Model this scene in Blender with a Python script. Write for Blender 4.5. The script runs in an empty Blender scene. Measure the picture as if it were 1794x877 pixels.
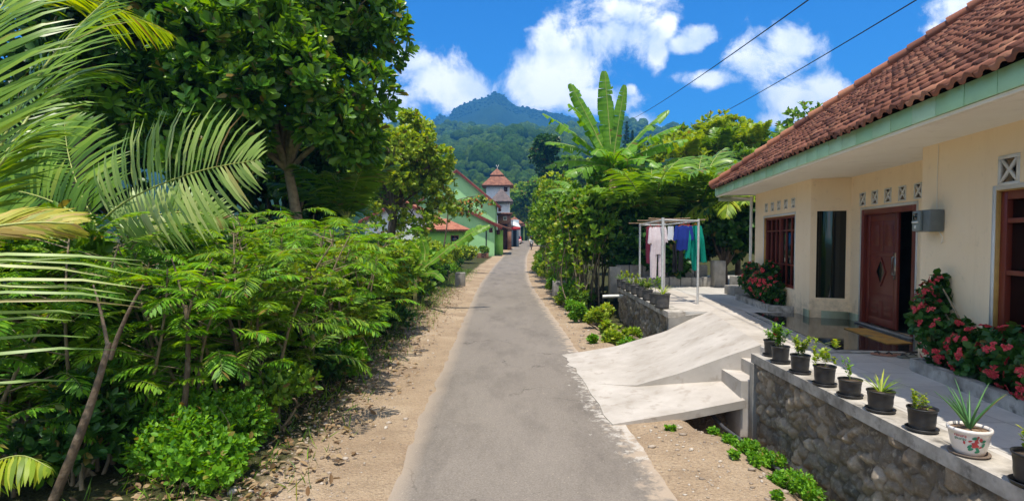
import bpy, math, random
import numpy as np
from mathutils import Vector, Matrix

R = math.radians
rng = np.random.default_rng(7)
random.seed(7)
scene = bpy.context.scene
COL = scene.collection

# ------------------------------------------------------------------ camera
F, EYE, PITCH = 1000.0, 2.4, 2.0
cam_d = bpy.data.cameras.new('camera')
cam = bpy.data.objects.new('camera', cam_d); COL.objects.link(cam)
cam.location = (0, 0, EYE); cam.rotation_euler = (R(90 - PITCH), 0, 0)
cam_d.sensor_width = 36; cam_d.lens = 36 * F / 1794
cam_d.shift_y = (420 + F * math.tan(R(PITCH)) - 438.5) / 1794
cam_d.clip_start = 0.05; cam_d.clip_end = 9000
scene.camera = cam
CY = 420 + F * math.tan(R(PITCH))

def ray(u, v):
    x = (u - 897) / F; y = -(v - CY) / F; p = R(PITCH)
    return np.array([x, math.cos(p) + y * math.sin(p), -math.sin(p) + y * math.cos(p)])
def PY(u, v, Y):                       # world point at distance Y
    d = ray(u, v); return np.array([0, 0, EYE]) + d * Y / d[1]
def PZ(u, v, z):
    d = ray(u, v); return np.array([0, 0, EYE]) + d * (z - EYE) / d[2]

# ------------------------------------------------------------------ sun, sky, exposure
SUN = np.array([0.0, -0.26, 1.0]); SUN /= np.linalg.norm(SUN)
sd = bpy.data.lights.new('sun', 'SUN'); sd.energy = 3.5; sd.angle = R(0.53); sd.color = (1.0, 0.93, 0.82)
so = bpy.data.objects.new('sun', sd); COL.objects.link(so)
so.rotation_euler = Vector(SUN).to_track_quat('Z', 'Y').to_euler()
SUN_EL = math.asin(SUN[2]); SUN_AZ = math.atan2(SUN[0], SUN[1])
scene.view_settings.view_transform = 'Standard'; scene.view_settings.look = 'None'
scene.view_settings.exposure = 1.0; scene.view_settings.gamma = 1.0
scene.view_settings.use_curve_mapping = False
scene.cycles.max_bounces = 7; scene.cycles.diffuse_bounces = 4; scene.cycles.transmission_bounces = 4
scene.cycles.transparent_max_bounces = 6; scene.cycles.volume_bounces = 0
scene.cycles.caustics_reflective = False; scene.cycles.caustics_refractive = False

world = bpy.data.worlds.new('World'); scene.world = world; world.use_nodes = True
def build_world():
    nt = world.node_tree; nt.nodes.clear(); N = nt.nodes.new; Lk = nt.links.new
    out = N('ShaderNodeOutputWorld'); bg = N('ShaderNodeBackground'); Lk(bg.outputs[0], out.inputs[0])
    bg.inputs[1].default_value = 0.14
    sky = N('ShaderNodeTexSky'); sky.sky_type = 'NISHITA'; sky.sun_disc = False
    sky.sun_elevation = SUN_EL; sky.sun_rotation = SUN_AZ
    sky.air_density = 1.0; sky.dust_density = 0.15; sky.ozone_density = 2.2
    hs = N('ShaderNodeHueSaturation'); hs.inputs['Saturation'].default_value = 1.25; hs.inputs['Value'].default_value = 1.0
    Lk(sky.outputs[0], hs.inputs['Color'])
    tc = N('ShaderNodeTexCoord')
    def math_(op, a, b=None, c=None):
        m = N('ShaderNodeMath'); m.operation = op
        for i, x in enumerate((a, b, c)):
            if x is None: continue
            if isinstance(x, (int, float)): m.inputs[i].default_value = x
            else: Lk(x, m.inputs[i])
        return m.outputs[0]
    sep = N('ShaderNodeSeparateXYZ'); Lk(tc.outputs['Generated'], sep.inputs[0])
    yy = math_('MAXIMUM', math_('ABSOLUTE', sep.outputs[1]), 0.12)
    u = math_('DIVIDE', sep.outputs[0], yy); v = math_('DIVIDE', sep.outputs[2], yy)
    cmb = N('ShaderNodeCombineXYZ'); Lk(u, cmb.inputs[0]); Lk(v, cmb.inputs[1])
    Lk(math_('SIGN', sep.outputs[1]), cmb.inputs[2])
    blobs = [(750,140,75,42),(795,165,80,40),(728,112,50,34),(835,170,55,34),(700,170,70,60),
             (960,160,82,44),(1000,120,85,60),(1055,70,75,55),(1100,28,62,36),(1135,-5,55,30),(975,88,42,44),(925,150,46,36),(1030,175,70,30),
             (1200,84,34,15),(1225,68,28,19),
             (1340,110,85,34),(1385,82,55,32),(1240,140,55,17),(1385,180,75,44),(1445,160,52,34),(1340,212,46,20),(1128,218,32,17),(1150,232,40,12),
             (1150,95,16,34),(1165,50,14,24),(1102,160,12,10),(1690,28,75,34),(1645,58,36,16),(1740,0,90,40)]
    acc = None
    for (px, py, rx, ry) in blobs:
        s = N('ShaderNodeVectorMath'); s.operation = 'SUBTRACT'; Lk(cmb.outputs[0], s.inputs[0])
        s.inputs[1].default_value = ((px - 897) / F, (420 - py) / F, 1)
        m = N('ShaderNodeVectorMath'); m.operation = 'MULTIPLY'; Lk(s.outputs[0], m.inputs[0]); m.inputs[1].default_value = (F / rx, F / ry, 40)
        l = N('ShaderNodeVectorMath'); l.operation = 'LENGTH'; Lk(m.outputs[0], l.inputs[0])
        acc = l.outputs['Value'] if acc is None else math_('SMOOTH_MIN', acc, l.outputs['Value'], 0.35)
    tint = N('ShaderNodeMix'); tint.data_type = 'RGBA'; tint.blend_type = 'MULTIPLY'; tint.inputs[0].default_value = 1.0
    Lk(hs.outputs[0], tint.inputs[6]); tint.inputs[7].default_value = (0.13, 0.46, 0.70, 1)
    # broken cloud cover added over the unseen sky overhead and behind, for white fill
    n0 = N('ShaderNodeTexNoise'); n0.inputs['Scale'].default_value = 1.6; n0.inputs['Detail'].default_value = 3; Lk(tc.outputs['Generated'], n0.inputs['Vector'])
    rest = math_('MULTIPLY', math_('SUBTRACT', n0.outputs[0], 0.27), 5.0)
    rest = math_('MULTIPLY', rest, math_('MINIMUM', math_('MAXIMUM', math_('MULTIPLY', math_('SUBTRACT', 0.55, sep.outputs[1]), 4.0), 0.0), 1.0))
    mask = math_('SUBTRACT', 1.0, math_('MINIMUM', acc, 1.75))
    mask = math_('ADD', mask, rest)
    n1 = N('ShaderNodeTexNoise'); n1.inputs['Scale'].default_value = 9; n1.inputs['Detail'].default_value = 11; n1.inputs['Roughness'].default_value = 0.66
    n1.inputs['Distortion'].default_value = 0.25
    Lk(cmb.outputs[0], n1.inputs['Vector'])
    dens = math_('ADD', mask, math_('MULTIPLY', math_('SUBTRACT', n1.outputs[0], 0.5), 3.6))
    r = N('ShaderNodeMapRange'); r.interpolation_type = 'SMOOTHSTEP'; Lk(dens, r.inputs[0])
    r.inputs[1].default_value = -0.25; r.inputs[2].default_value = 0.62
    # cloud shade: softer grey in the thick lower parts
    n2 = N('ShaderNodeTexNoise'); n2.inputs['Scale'].default_value = 13; n2.inputs['Detail'].default_value = 5; Lk(cmb.outputs[0], n2.inputs['Vector'])
    cr = N('ShaderNodeValToRGB'); Lk(n2.outputs[0], cr.inputs[0])
    cr.color_ramp.elements[0].position = 0.35; cr.color_ramp.elements[0].color = (4.0, 4.45, 5.0, 1)
    cr.color_ramp.elements[1].position = 0.58; cr.color_ramp.elements[1].color = (6.7, 6.6, 6.45, 1)
    mx = N('ShaderNodeMix'); mx.data_type = 'RGBA'
    up = math_('MULTIPLY', r.outputs[0], math_('GREATER_THAN', sep.outputs[2], 0.0))
    Lk(math_('MULTIPLY', up, 0.97), mx.inputs[0]); Lk(tint.outputs[2], mx.inputs[6]); Lk(cr.outputs[0], mx.inputs[7])
    Lk(mx.outputs[2], bg.inputs[0])
    world.cycles.sampling_method = 'MANUAL'; world.cycles.sample_map_resolution = 512
build_world()

# ------------------------------------------------------------------ materials
def newmat(name):
    m = bpy.data.materials.new(name); m.use_nodes = True; nt = m.node_tree
    b = nt.nodes['Principled BSDF']; return m, nt, b
def nd(nt, t, **kw):
    n = nt.nodes.new(t)
    for k, v in kw.items(): setattr(n, k, v)
    return n
def ramp(nt, fac, stops):
    c = nd(nt, 'ShaderNodeValToRGB'); nt.links.new(fac, c.inputs[0])
    els = c.color_ramp.elements
    while len(els) < len(stops): els.new(0.5)
    for e, (p, col) in zip(els, stops): e.position = p; e.color = (*col, 1)
    return c.outputs[0]
def noise(nt, scale, detail=4, rough=0.55, coord='Object', vec=None, dist=0.0, stretch=None):
    n = nd(nt, 'ShaderNodeTexNoise'); n.inputs['Scale'].default_value = scale; n.inputs['Detail'].default_value = detail
    n.inputs['Roughness'].default_value = rough; n.inputs['Distortion'].default_value = dist
    if vec is None:
        t = nd(nt, 'ShaderNodeTexCoord'); vec = t.outputs[coord]
    if stretch:
        mp = nd(nt, 'ShaderNodeMapping'); mp.inputs['Scale'].default_value = stretch; nt.links.new(vec, mp.inputs[0]); vec = mp.outputs[0]
    nt.links.new(vec, n.inputs['Vector']); return n.outputs[0]
def mix(nt, fac, a, b, mode='MIX'):
    m = nd(nt, 'ShaderNodeMix'); m.data_type = 'RGBA'; m.blend_type = mode
    for i, x in ((0, fac), (6, a), (7, b)):
        if isinstance(x, (int, float)): m.inputs[i].default_value = x
        elif isinstance(x, tuple): m.inputs[i].default_value = (*x, 1)
        else: nt.links.new(x, m.inputs[i])
    return m.outputs[2]
def mr(nt, x, a, b, c=0.0, d=1.0):
    r = nd(nt, 'ShaderNodeMapRange'); nt.links.new(x, r.inputs[0])
    for i, q in enumerate((a, b, c, d)): r.inputs[i + 1].default_value = q
    return r.outputs[0]
def bump(nt, b, h, strength=0.4, dist=0.02):
    n = nd(nt, 'ShaderNodeBump'); n.inputs['Strength'].default_value = strength; n.inputs['Distance'].default_value = dist
    nt.links.new(h, n.inputs['Height']); nt.links.new(n.outputs[0], b.inputs['Normal'])
def mat_var(name, c1, c2, scale=3, rough=0.8, c3=None, s3=30, k3=0.3, bs=0.3, bd=0.01, bscale=40, spec=0.3, metal=0.0, stretch=None):
    m, nt, b = newmat(name)
    n = noise(nt, scale, 6, 0.6, stretch=stretch)
    c = ramp(nt, n, [(0.32, c1), (0.68, c2)])
    if c3 is not None:
        n3 = noise(nt, s3, 5, 0.65)
        c = mix(nt, mr(nt, n3, 0.55, 0.72, 0, k3), c, c3)
    nt.links.new(c, b.inputs['Base Color']); b.inputs['Roughness'].default_value = rough
    b.inputs['Specular IOR Level'].default_value = spec; b.inputs['Metallic'].default_value = metal
    if bs > 0: bump(nt, b, noise(nt, bscale, 6, 0.6), bs, bd)
    return m
def wall_paint(name, c1, c2, dirt_, zb=0.0):
    m, nt, b = newmat(name)
    c = ramp(nt, noise(nt, 0.8, 6, 0.6), [(0.32, c1), (0.68, c2)])
    t = nd(nt, 'ShaderNodeTexCoord'); sp = nd(nt, 'ShaderNodeSeparateXYZ'); nt.links.new(t.outputs['Object'], sp.inputs[0])
    st = noise(nt, 5, 6, 0.7, stretch=(1, 1, 0.09))
    c = mix(nt, mr(nt, st, 0.52, 0.78, 0, 0.26), c, dirt_)
    spl = nd(nt, 'ShaderNodeMath', operation='ADD'); nt.links.new(mr(nt, sp.outputs[2], zb + 0.55, zb, 0, 0.55), spl.inputs[0]); nt.links.new(mr(nt, noise(nt, 7, 6, 0.7), 0.3, 0.7, -0.35, 0.35), spl.inputs[1])
    c = mix(nt, mr(nt, spl.outputs[0], 0.15, 0.6, 0, 0.55), c, tuple(x * 0.6 for x in dirt_))
    c = mix(nt, mr(nt, noise(nt, 3.2, 7, 0.72), 0.62, 0.72, 0, 0.35), c, tuple(min(1, x * 1.12) for x in c2))
    nt.links.new(c, b.inputs['Base Color']); b.inputs['Roughness'].default_value = 0.75
    bump(nt, b, noise(nt, 22, 6, 0.6), 0.15, 0.004); return m
def mat_flat(name, c, rough=0.6, metal=0.0, spec=0.4, var=0.12):
    m, nt, b = newmat(name)
    n = noise(nt, 6, 4)
    c1 = tuple(max(0, x * (1 - var)) for x in c); c2 = tuple(min(1, x * (1 + var)) for x in c)
    nt.links.new(ramp(nt, n, [(0.35, c1), (0.65, c2)]), b.inputs['Base Color'])
    b.inputs['Roughness'].default_value = rough; b.inputs['Metallic'].default_value = metal; b.inputs['Specular IOR Level'].default_value = spec
    return m
def mat_leaf(name, cols, trans=0.35, rough=0.42, tcol=None, patch=0.35, pscale=0.8):
    m, nt, b = newmat(name)
    g = nd(nt, 'ShaderNodeNewGeometry')
    st = [(0.95 * i / (len(cols) - 1), c) for i, c in enumerate(cols)] + [(0.975, (0.25, 0.17, 0.04)), (1.0, (0.16, 0.08, 0.03))]
    c = ramp(nt, g.outputs['Random Per Island'], st)
    pn = noise(nt, pscale, 3)
    c = mix(nt, mr(nt, pn, 0.35, 0.7, 0, patch), c, cols[-1])
    nt.links.new(c, b.inputs['Base Color']); b.inputs['Roughness'].default_value = rough
    b.inputs['Specular IOR Level'].default_value = 0.35
    t = nd(nt, 'ShaderNodeBsdfTranslucent'); 
    hs = nd(nt, 'ShaderNodeHueSaturation'); hs.inputs['Hue'].default_value = 0.48; hs.inputs['Saturation'].default_value = 1.1; hs.inputs['Value'].default_value = 1.5
    nt.links.new(c, hs.inputs['Color']); nt.links.new(hs.outputs[0], t.inputs[0])
    ms = nd(nt, 'ShaderNodeMixShader'); ms.inputs[0].default_value = trans
    nt.links.new(b.outputs[0], ms.inputs[1]); nt.links.new(t.outputs[0], ms.inputs[2])
    nt.links.new(ms.outputs[0], nt.nodes['Material Output'].inputs[0])
    return m

M = {}
M['leaf_big'] = mat_leaf('broad glossy leaf', [(0.018,0.075,0.010),(0.035,0.13,0.012),(0.08,0.22,0.016),(0.2,0.36,0.03)], 0.36, 0.3, pscale=0.5)
M['leaf_dark'] = mat_leaf('dark leaf', [(0.014,0.055,0.010),(0.026,0.09,0.013),(0.055,0.15,0.02)], 0.25, 0.4)
M['leaf_mid'] = mat_leaf('mid green leaf', [(0.035,0.11,0.010),(0.075,0.19,0.014),(0.14,0.28,0.018),(0.22,0.36,0.025)], 0.35, 0.45)
M['leaf_yel'] = mat_leaf('yellow green leaf', [(0.07,0.16,0.010),(0.15,0.28,0.014),(0.25,0.39,0.02),(0.42,0.46,0.04)], 0.4, 0.45)
M['leaf_feather'] = mat_leaf('feathery bright leaf', [(0.035,0.14,0.008),(0.075,0.23,0.010),(0.13,0.33,0.014),(0.23,0.45,0.02)], 0.38, 0.5, pscale=1.5)
M['leaf_feather2'] = mat_leaf('fresh feathery leaf', [(0.06,0.17,0.008),(0.12,0.28,0.010),(0.2,0.38,0.016),(0.32,0.5,0.03)], 0.4, 0.5, pscale=1.5)
M['leaf_palm'] = mat_leaf('palm leaflet', [(0.035,0.11,0.010),(0.07,0.18,0.014),(0.13,0.27,0.02),(0.25,0.39,0.04)], 0.35, 0.35)
M['leaf_pale'] = mat_leaf('pale palm leaflet', [(0.1,0.22,0.03),(0.2,0.34,0.06),(0.3,0.43,0.1),(0.42,0.48,0.17)], 0.35, 0.4)
M['leaf_straw'] = mat_leaf('yellowing palm leaflet', [(0.2,0.28,0.015),(0.36,0.38,0.02),(0.48,0.42,0.05),(0.4,0.3,0.08)], 0.3, 0.5)
M['leaf_ban'] = mat_leaf('banana leaf', [(0.09,0.23,0.018),(0.13,0.31,0.024),(0.2,0.39,0.03)], 0.42, 0.38, pscale=1.2)
M['leaf_dry'] = mat_leaf('dry leaf', [(0.16,0.09,0.04),(0.3,0.2,0.1),(0.4,0.3,0.17),(0.1,0.06,0.03)], 0.1, 0.7)
M['leaf_ridge'] = mat_leaf('hill leaf', [(0.03,0.075,0.015),(0.05,0.12,0.02),(0.09,0.17,0.03)], 0.25, 0.6)
M['flower'] = mat_leaf('crimson flower', [(0.35,0.008,0.02),(0.5,0.015,0.035),(0.62,0.04,0.06),(0.7,0.12,0.11)], 0.1, 0.5)
M['flower_orange'] = mat_leaf('orange leaf', [(0.5,0.13,0.02),(0.6,0.25,0.04),(0.4,0.3,0.05)], 0.3, 0.5)
M['bark'] = mat_var('bark', (0.08,0.055,0.035), (0.2,0.15,0.1), 8, 0.9, (0.3,0.26,0.2), 14, 0.5, 0.7, 0.02, 30, stretch=(1,1,0.3))
M['bark_pale'] = mat_var('pale bark', (0.16,0.12,0.07), (0.34,0.27,0.17), 10, 0.9, (0.08,0.06,0.04), 20, 0.5, 0.5, 0.01, 40)
M['stem'] = mat_flat('green stem', (0.16,0.2,0.05), 0.6)
M['rachis'] = mat_flat('rachis', (0.3,0.34,0.08), 0.5)
M['banana_stem'] = mat_var('banana stem', (0.12,0.13,0.04), (0.28,0.26,0.1), 5, 0.6, (0.12,0.06,0.03), 7, 0.8)
M['concrete'] = mat_var('weathered concrete', (0.2,0.185,0.16), (0.34,0.32,0.285), 2.2, 0.9, (0.10,0.095,0.08), 5, 0.55, 0.35, 0.006, 60)
M['ramp'] = mat_var('pale screed', (0.36,0.32,0.27), (0.50,0.455,0.40), 1.6, 0.85, (0.24,0.195,0.145), 4.5, 0.65, 0.22, 0.004, 50)
M['coping'] = mat_var('cement coping', (0.2,0.18,0.15), (0.52,0.48,0.42), 4.5, 0.85, (0.10,0.09,0.075), 6, 0.9, 0.3, 0.004, 60)
M['soil'] = mat_var('soil', (0.04,0.026,0.016), (0.1,0.07,0.045), 14, 0.95, (0.2,0.15,0.1), 60, 0.6, 0.8, 0.02, 70)
M['cream'] = wall_paint('cream wall paint', (0.92,0.70,0.44), (0.96,0.76,0.51), (0.66,0.46,0.26))
M['ceil'] = mat_var('soffit board', (0.84,0.76,0.63), (0.89,0.82,0.7), 1.2, 0.8, (0.6,0.52,0.42), 3, 0.35, 0.05, 0.003, 20)
M['white'] = mat_flat('white paint', (0.72,0.7,0.64), 0.6, var=0.06)
M['whitewall'] = mat_flat('whitewashed wall', (0.66,0.66,0.64), 0.7, var=0.1)
M['ochre'] = mat_flat('ochre reveal', (0.5,0.28,0.07), 0.6)
M['red_wood'] = mat_var('red brown painted wood', (0.14,0.022,0.012), (0.21,0.04,0.02), 4, 0.38, None, 1, 0, 0.08, 0.003, 60, 0.5, stretch=(1,1,0.15))
M['black_pot'] = mat_var('black plastic', (0.012,0.012,0.013), (0.03,0.03,0.03), 9, 0.42, (0.08,0.07,0.06), 12, 0.4, 0.05, 0.002, 60, 0.5)
M['grey_pot'] = mat_var('dusty grey plastic', (0.05,0.05,0.05), (0.11,0.105,0.1), 9, 0.6, (0.16,0.14,0.12), 14, 0.5, 0.05, 0.002, 60)
M['terracotta_dark'] = mat_flat('saucer clay', (0.16,0.12,0.09), 0.7)
M['galv'] = mat_var('painted steel', (0.5,0.5,0.48), (0.68,0.67,0.64), 20, 0.45, (0.3,0.22,0.16), 25, 0.5, 0.05, 0.002, 80, 0.5, 0.2)
M['bamboo'] = mat_flat('bamboo', (0.3,0.2,0.12), 0.7, var=0.3)
M['meter'] = mat_flat('meter grey', (0.15,0.165,0.155), 0.5)
M['metal'] = mat_flat('brushed metal', (0.5,0.47,0.4), 0.3, 1.0)
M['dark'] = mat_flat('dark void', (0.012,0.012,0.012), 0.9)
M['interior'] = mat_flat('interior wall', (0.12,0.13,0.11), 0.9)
M['pipe'] = mat_flat('plastic pipe', (0.55,0.56,0.57), 0.4)
M['wire'] = mat_flat('cable', (0.015,0.02,0.022), 0.5)
M['greenband'] = mat_flat('grey green skirting paint', (0.36,0.40,0.27), 0.55)
M['brick'] = mat_var('brown brick', (0.16,0.07,0.045), (0.32,0.16,0.1), 5, 0.9)
M['rust_roof'] = None
def tilemat(name, cols, scale=None):
    m, nt, b = newmat(name)
    g = nd(nt, 'ShaderNodeNewGeometry')
    c = ramp(nt, g.outputs['Random Per Island'], cols)
    n = noise(nt, 1.1, 5, 0.65); n2 = noise(nt, 22, 5, 0.7)
    c = mix(nt, mr(nt, n, 0.5, 0.72, 0, 0.45), c, (0.11,0.05,0.03))
    c = mix(nt, mr(nt, n2, 0.55, 0.75, 0, 0.5), c, (0.07,0.045,0.035))
    nt.links.new(c, b.inputs['Base Color']); b.inputs['Roughness'].default_value = 0.8
    bump(nt, b, n2, 0.3, 0.006); return m
M['tile'] = tilemat('clay roof tile', [(0,(0.12,0.04,0.022)),(0.35,(0.24,0.08,0.04)),(0.75,(0.33,0.115,0.055)),(1,(0.44,0.19,0.10))])
def far_roof(name, c1, c2):
    m, nt, b = newmat(name)
    t = nd(nt, 'ShaderNodeTexCoord')
    v = nd(nt, 'ShaderNodeTexVoronoi'); v.inputs['Scale'].default_value = 3.4; nt.links.new(t.outputs['Object'], v.inputs['Vector'])
    c = ramp(nt, v.outputs['Color'], [(0.1, c1), (0.9, c2)])
    nt.links.new(c, b.inputs['Base Color']); b.inputs['Roughness'].default_value = 0.85
    w = nd(nt, 'ShaderNodeTexWave'); w.inputs['Scale'].default_value = 1.6; w.inputs['Distortion'].default_value = 1.0
    nt.links.new(t.outputs['Object'], w.inputs['Vector']); bump(nt, b, w.outputs['Color'], 0.8, 0.08)
    return m
M['roof_far'] = far_roof('far clay roof', (0.16,0.06,0.035), (0.3,0.13,0.075))
M['roof_red'] = far_roof('far orange roof', (0.3,0.09,0.045), (0.42,0.17,0.09))
M['roof_grey'] = far_roof('far grey roof', (0.1,0.08,0.075), (0.17,0.13,0.12))
M['mint'] = wall_paint('mint wall', (0.30,0.60,0.24), (0.37,0.67,0.3), (0.2,0.38,0.18), .3)
M['lime'] = wall_paint('lime wall', (0.22,0.5,0.05), (0.3,0.58,0.08), (0.14,0.3,0.06), .3)

def asphalt():
    m, nt, b = newmat('asphalt')
    t = nd(nt, 'ShaderNodeTexCoord'); o = t.outputs['Object']
    big = noise(nt, 0.5, 5, 0.6, vec=o, stretch=(1, 0.45, 1)); fine = noise(nt, 55, 6, 0.8, vec=o); mid = noise(nt, 5, 6, 0.7, vec=o)
    c = ramp(nt, big, [(0.3, (0.15,0.129,0.105)), (0.7, (0.205,0.177,0.146))])
    c = mix(nt, mr(nt, fine, 0.45, 0.62, 0, 0.55), c, (0.31,0.27,0.225))
    c = mix(nt, mr(nt, fine, 0.43, 0.33, 0, 0.5), c, (0.075,0.064,0.052))
    u = nd(nt, 'ShaderNodeUVMap'); sp = nd(nt, 'ShaderNodeSeparateXYZ'); nt.links.new(u.outputs[0], sp.inputs[0])
    tr = nd(nt, 'ShaderNodeMath', operation='ABSOLUTE'); nt.links.new(sp.outputs[0], tr.inputs[0])     # polished wheel tracks, darker crown
    c = mix(nt, mr(nt, noise(nt, 1.3, 6, 0.7, vec=o, stretch=(1, 0.3, 1)), 0.48, 0.66, 0, 0.45), c, (0.085,0.073,0.062))
    pk = noise(nt, 0.9, 7, 0.75, vec=o); c = mix(nt, mr(nt, pk, 0.60, 0.66, 0, 0.35), c, (0.24,0.205,0.165))
    wv = nd(nt, 'ShaderNodeVectorMath', operation='ADD'); nt.links.new(o, wv.inputs[0]); wn = nd(nt, 'ShaderNodeTexNoise'); wn.inputs['Scale'].default_value = 1.8; wn.inputs['Detail'].default_value = 6; nt.links.new(o, wn.inputs['Vector']); nt.links.new(wn.outputs['Color'], wv.inputs[1])
    vc = nd(nt, 'ShaderNodeTexVoronoi', feature='DISTANCE_TO_EDGE'); vc.inputs['Scale'].default_value = 0.55; nt.links.new(wv.outputs[0], vc.inputs['Vector'])
    cm = nd(nt, 'ShaderNodeMath', operation='MULTIPLY'); nt.links.new(mr(nt, vc.outputs['Distance'], 0.012, 0.003), cm.inputs[0]); nt.links.new(mr(nt, noise(nt, 0.7, 3, 0.5, vec=o), 0.52, 0.6, 0, 0.55), cm.inputs[1])
    c = mix(nt, cm.outputs[0], c, (0.045,0.038,0.032))
    # sand carried onto the edges and along the right side
    e = nd(nt, 'ShaderNodeMath', operation='ADD'); nt.links.new(mr(nt, sp.outputs[0], 0.62, 1.0, 0, 1.0), e.inputs[0]); nt.links.new(mr(nt, mid, 0.3, 0.7, -0.5, 0.5), e.inputs[1])
    c = mix(nt, mr(nt, e.outputs[0], 0.55, 0.95, 0, 0.8), c, (0.42,0.33,0.24))
    c = mix(nt, mr(nt, sp.outputs[0], -0.82, -1.03, 0, 0.75), c, (0.38,0.30,0.22))
    so_ = nd(nt, 'ShaderNodeSeparateXYZ'); nt.links.new(o, so_.inputs[0])      # cement spilt beside the new ramp
    def mul(a_, b_):
        q = nd(nt, 'ShaderNodeMath', operation='MULTIPLY'); nt.links.new(a_, q.inputs[0]); nt.links.new(b_, q.inputs[1]); return q.outputs[0]
    w1 = mul(mr(nt, so_.outputs[1], 4.5, 7.5), mr(nt, so_.outputs[1], 13.5, 11)); w1 = mul(w1, mr(nt, sp.outputs[0], 0.45, 0.98)); 
    w2 = nd(nt, 'ShaderNodeMath', operation='ADD'); nt.links.new(w1, w2.inputs[0]); nt.links.new(mr(nt, noise(nt, 7, 7, 0.75, vec=o), 0.35, 0.7, -0.75, 0.25), w2.inputs[1])
    c = mix(nt, mr(nt, w2.outputs[0], 0.25, 0.5, 0, 0.75), c, (0.5,0.46,0.4))
    sp2 = noise(nt, 38, 2, 0.5, vec=o)
    c = mix(nt, mr(nt, sp2, 0.7, 0.74, 0, 0.6), c, (0.46,0.38,0.28))
    nt.links.new(c, b.inputs['Base Color']); b.inputs['Roughness'].default_value = 0.85; b.inputs['Specular IOR Level'].default_value = 0.25
    bump(nt, b, fine, 0.5, 0.006); return m
M['asphalt'] = asphalt()
def dirt():
    m, nt, b = newmat('sandy soil')
    t = nd(nt, 'ShaderNodeTexCoord'); o = t.outputs['Object']
    big = noise(nt, 0.7, 6, 0.6, vec=o); fine = noise(nt, 26, 7, 0.75, vec=o)
    c = ramp(nt, big, [(0.3, (0.29,0.205,0.13)), (0.55, (0.41,0.305,0.2)), (0.75, (0.52,0.41,0.285))])
    c = mix(nt, mr(nt, fine, 0.48, 0.68, 0, 0.8), c, (0.17,0.12,0.08))
    v = nd(nt, 'ShaderNodeTexVoronoi'); v.inputs['Scale'].default_value = 32; nt.links.new(o, v.inputs['Vector'])
    c = mix(nt, mr(nt, v.outputs['Distance'], 0.22, 0.12, 0, 0.5), c, (0.6,0.5,0.39))
    c = mix(nt, mr(nt, noise(nt, 1.6, 8, 0.75, vec=o), 0.5, 0.66, 0, 0.5), c, (0.2,0.145,0.095))
    # greener / darker humus away from the road
    a = nd(nt, 'ShaderNodeAttribute'); a.attribute_name = 'humus'
    dk = ramp(nt, fine, [(0.35, (0.03,0.028,0.012)), (0.6, (0.075,0.08,0.03)), (0.8, (0.13,0.10,0.06))])
    ad = nd(nt, 'ShaderNodeMath', operation='ADD'); nt.links.new(a.outputs['Fac'], ad.inputs[0]); nt.links.new(mr(nt, noise(nt, 2.2, 6, 0.7, vec=o), 0.3, 0.7, -0.4, 0.4), ad.inputs[1])
    c = mix(nt, mr(nt, ad.outputs[0], 0.3, 0.7, 0, 1), c, dk)
    nt.links.new(c, b.inputs['Base Color']); b.inputs['Roughness'].default_value = 0.95; b.inputs['Specular IOR Level'].default_value = 0.1
    ms = nd(nt, 'ShaderNodeMath', operation='SUBTRACT'); nt.links.new(fine, ms.inputs[0]); nt.links.new(v.outputs['Distance'], ms.inputs[1])
    bump(nt, b, ms.outputs[0], 0.8, 0.03); return m
M['dirt'] = dirt()
def glass_mat():
    m, nt, b = newmat('dark window glass')
    b.inputs['Base Color'].default_value = (0.006,0.012,0.009,1); b.inputs['Roughness'].default_value = 0.04
    b.inputs['Specular IOR Level'].default_value = 0.7; b.inputs['IOR'].default_value = 1.5
    bump(nt, b, noise(nt, 1.5, 2), 0.05, 0.02); return m
M['glass'] = glass_mat()
def tiles_mat(name, c1, c2, grout, sx, sy, rough, off=(0,0,0), spec=0.5):
    m, nt, b = newmat(name)
    t = nd(nt, 'ShaderNodeTexCoord'); mp = nd(nt, 'ShaderNodeMapping'); nt.links.new(t.outputs['Object'], mp.inputs[0]); mp.inputs['Location'].default_value = off
    br = nd(nt, 'ShaderNodeTexBrick'); nt.links.new(mp.outputs[0], br.inputs['Vector']); br.offset = 0.0
    br.inputs['Scale'].default_value = 1; br.inputs['Brick Width'].default_value = sx; br.inputs['Row Height'].default_value = sy
    br.inputs['Mortar Size'].default_value = 0.006; br.inputs['Color1'].default_value = (*c1, 1); br.inputs['Color2'].default_value = (*c2, 1); br.inputs['Mortar'].default_value = (*grout, 1)
    n = noise(nt, 2.5, 6, 0.65); n2 = noise(nt, 9, 6, 0.7)
    c = mix(nt, mr(nt, n, 0.4, 0.7, 0, 0.35), br.outputs['Color'], grout)
    c = mix(nt, mr(nt, n2, 0.6, 0.75, 0, 0.35), c, tuple(x * 0.5 for x in c1))
    nt.links.new(c, b.inputs['Base Color']); b.inputs['Specular IOR Level'].default_value = spec
    nt.links.new(mr(nt, n, 0.3, 0.7, rough * 0.6, rough * 1.5), b.inputs['Roughness'])
    return m
M['tiles'] = tiles_mat('grey floor tiles', (0.5,0.475,0.435), (0.6,0.57,0.52), (0.3,0.275,0.24), 0.6, 0.6, 0.42)
M['black_tile'] = tiles_mat('black polished tiles', (0.018,0.015,0.013), (0.03,0.025,0.021), (0.05,0.045,0.04), 0.4, 0.4, 0.06, spec=0.8)
M['fascia'] = None
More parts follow.
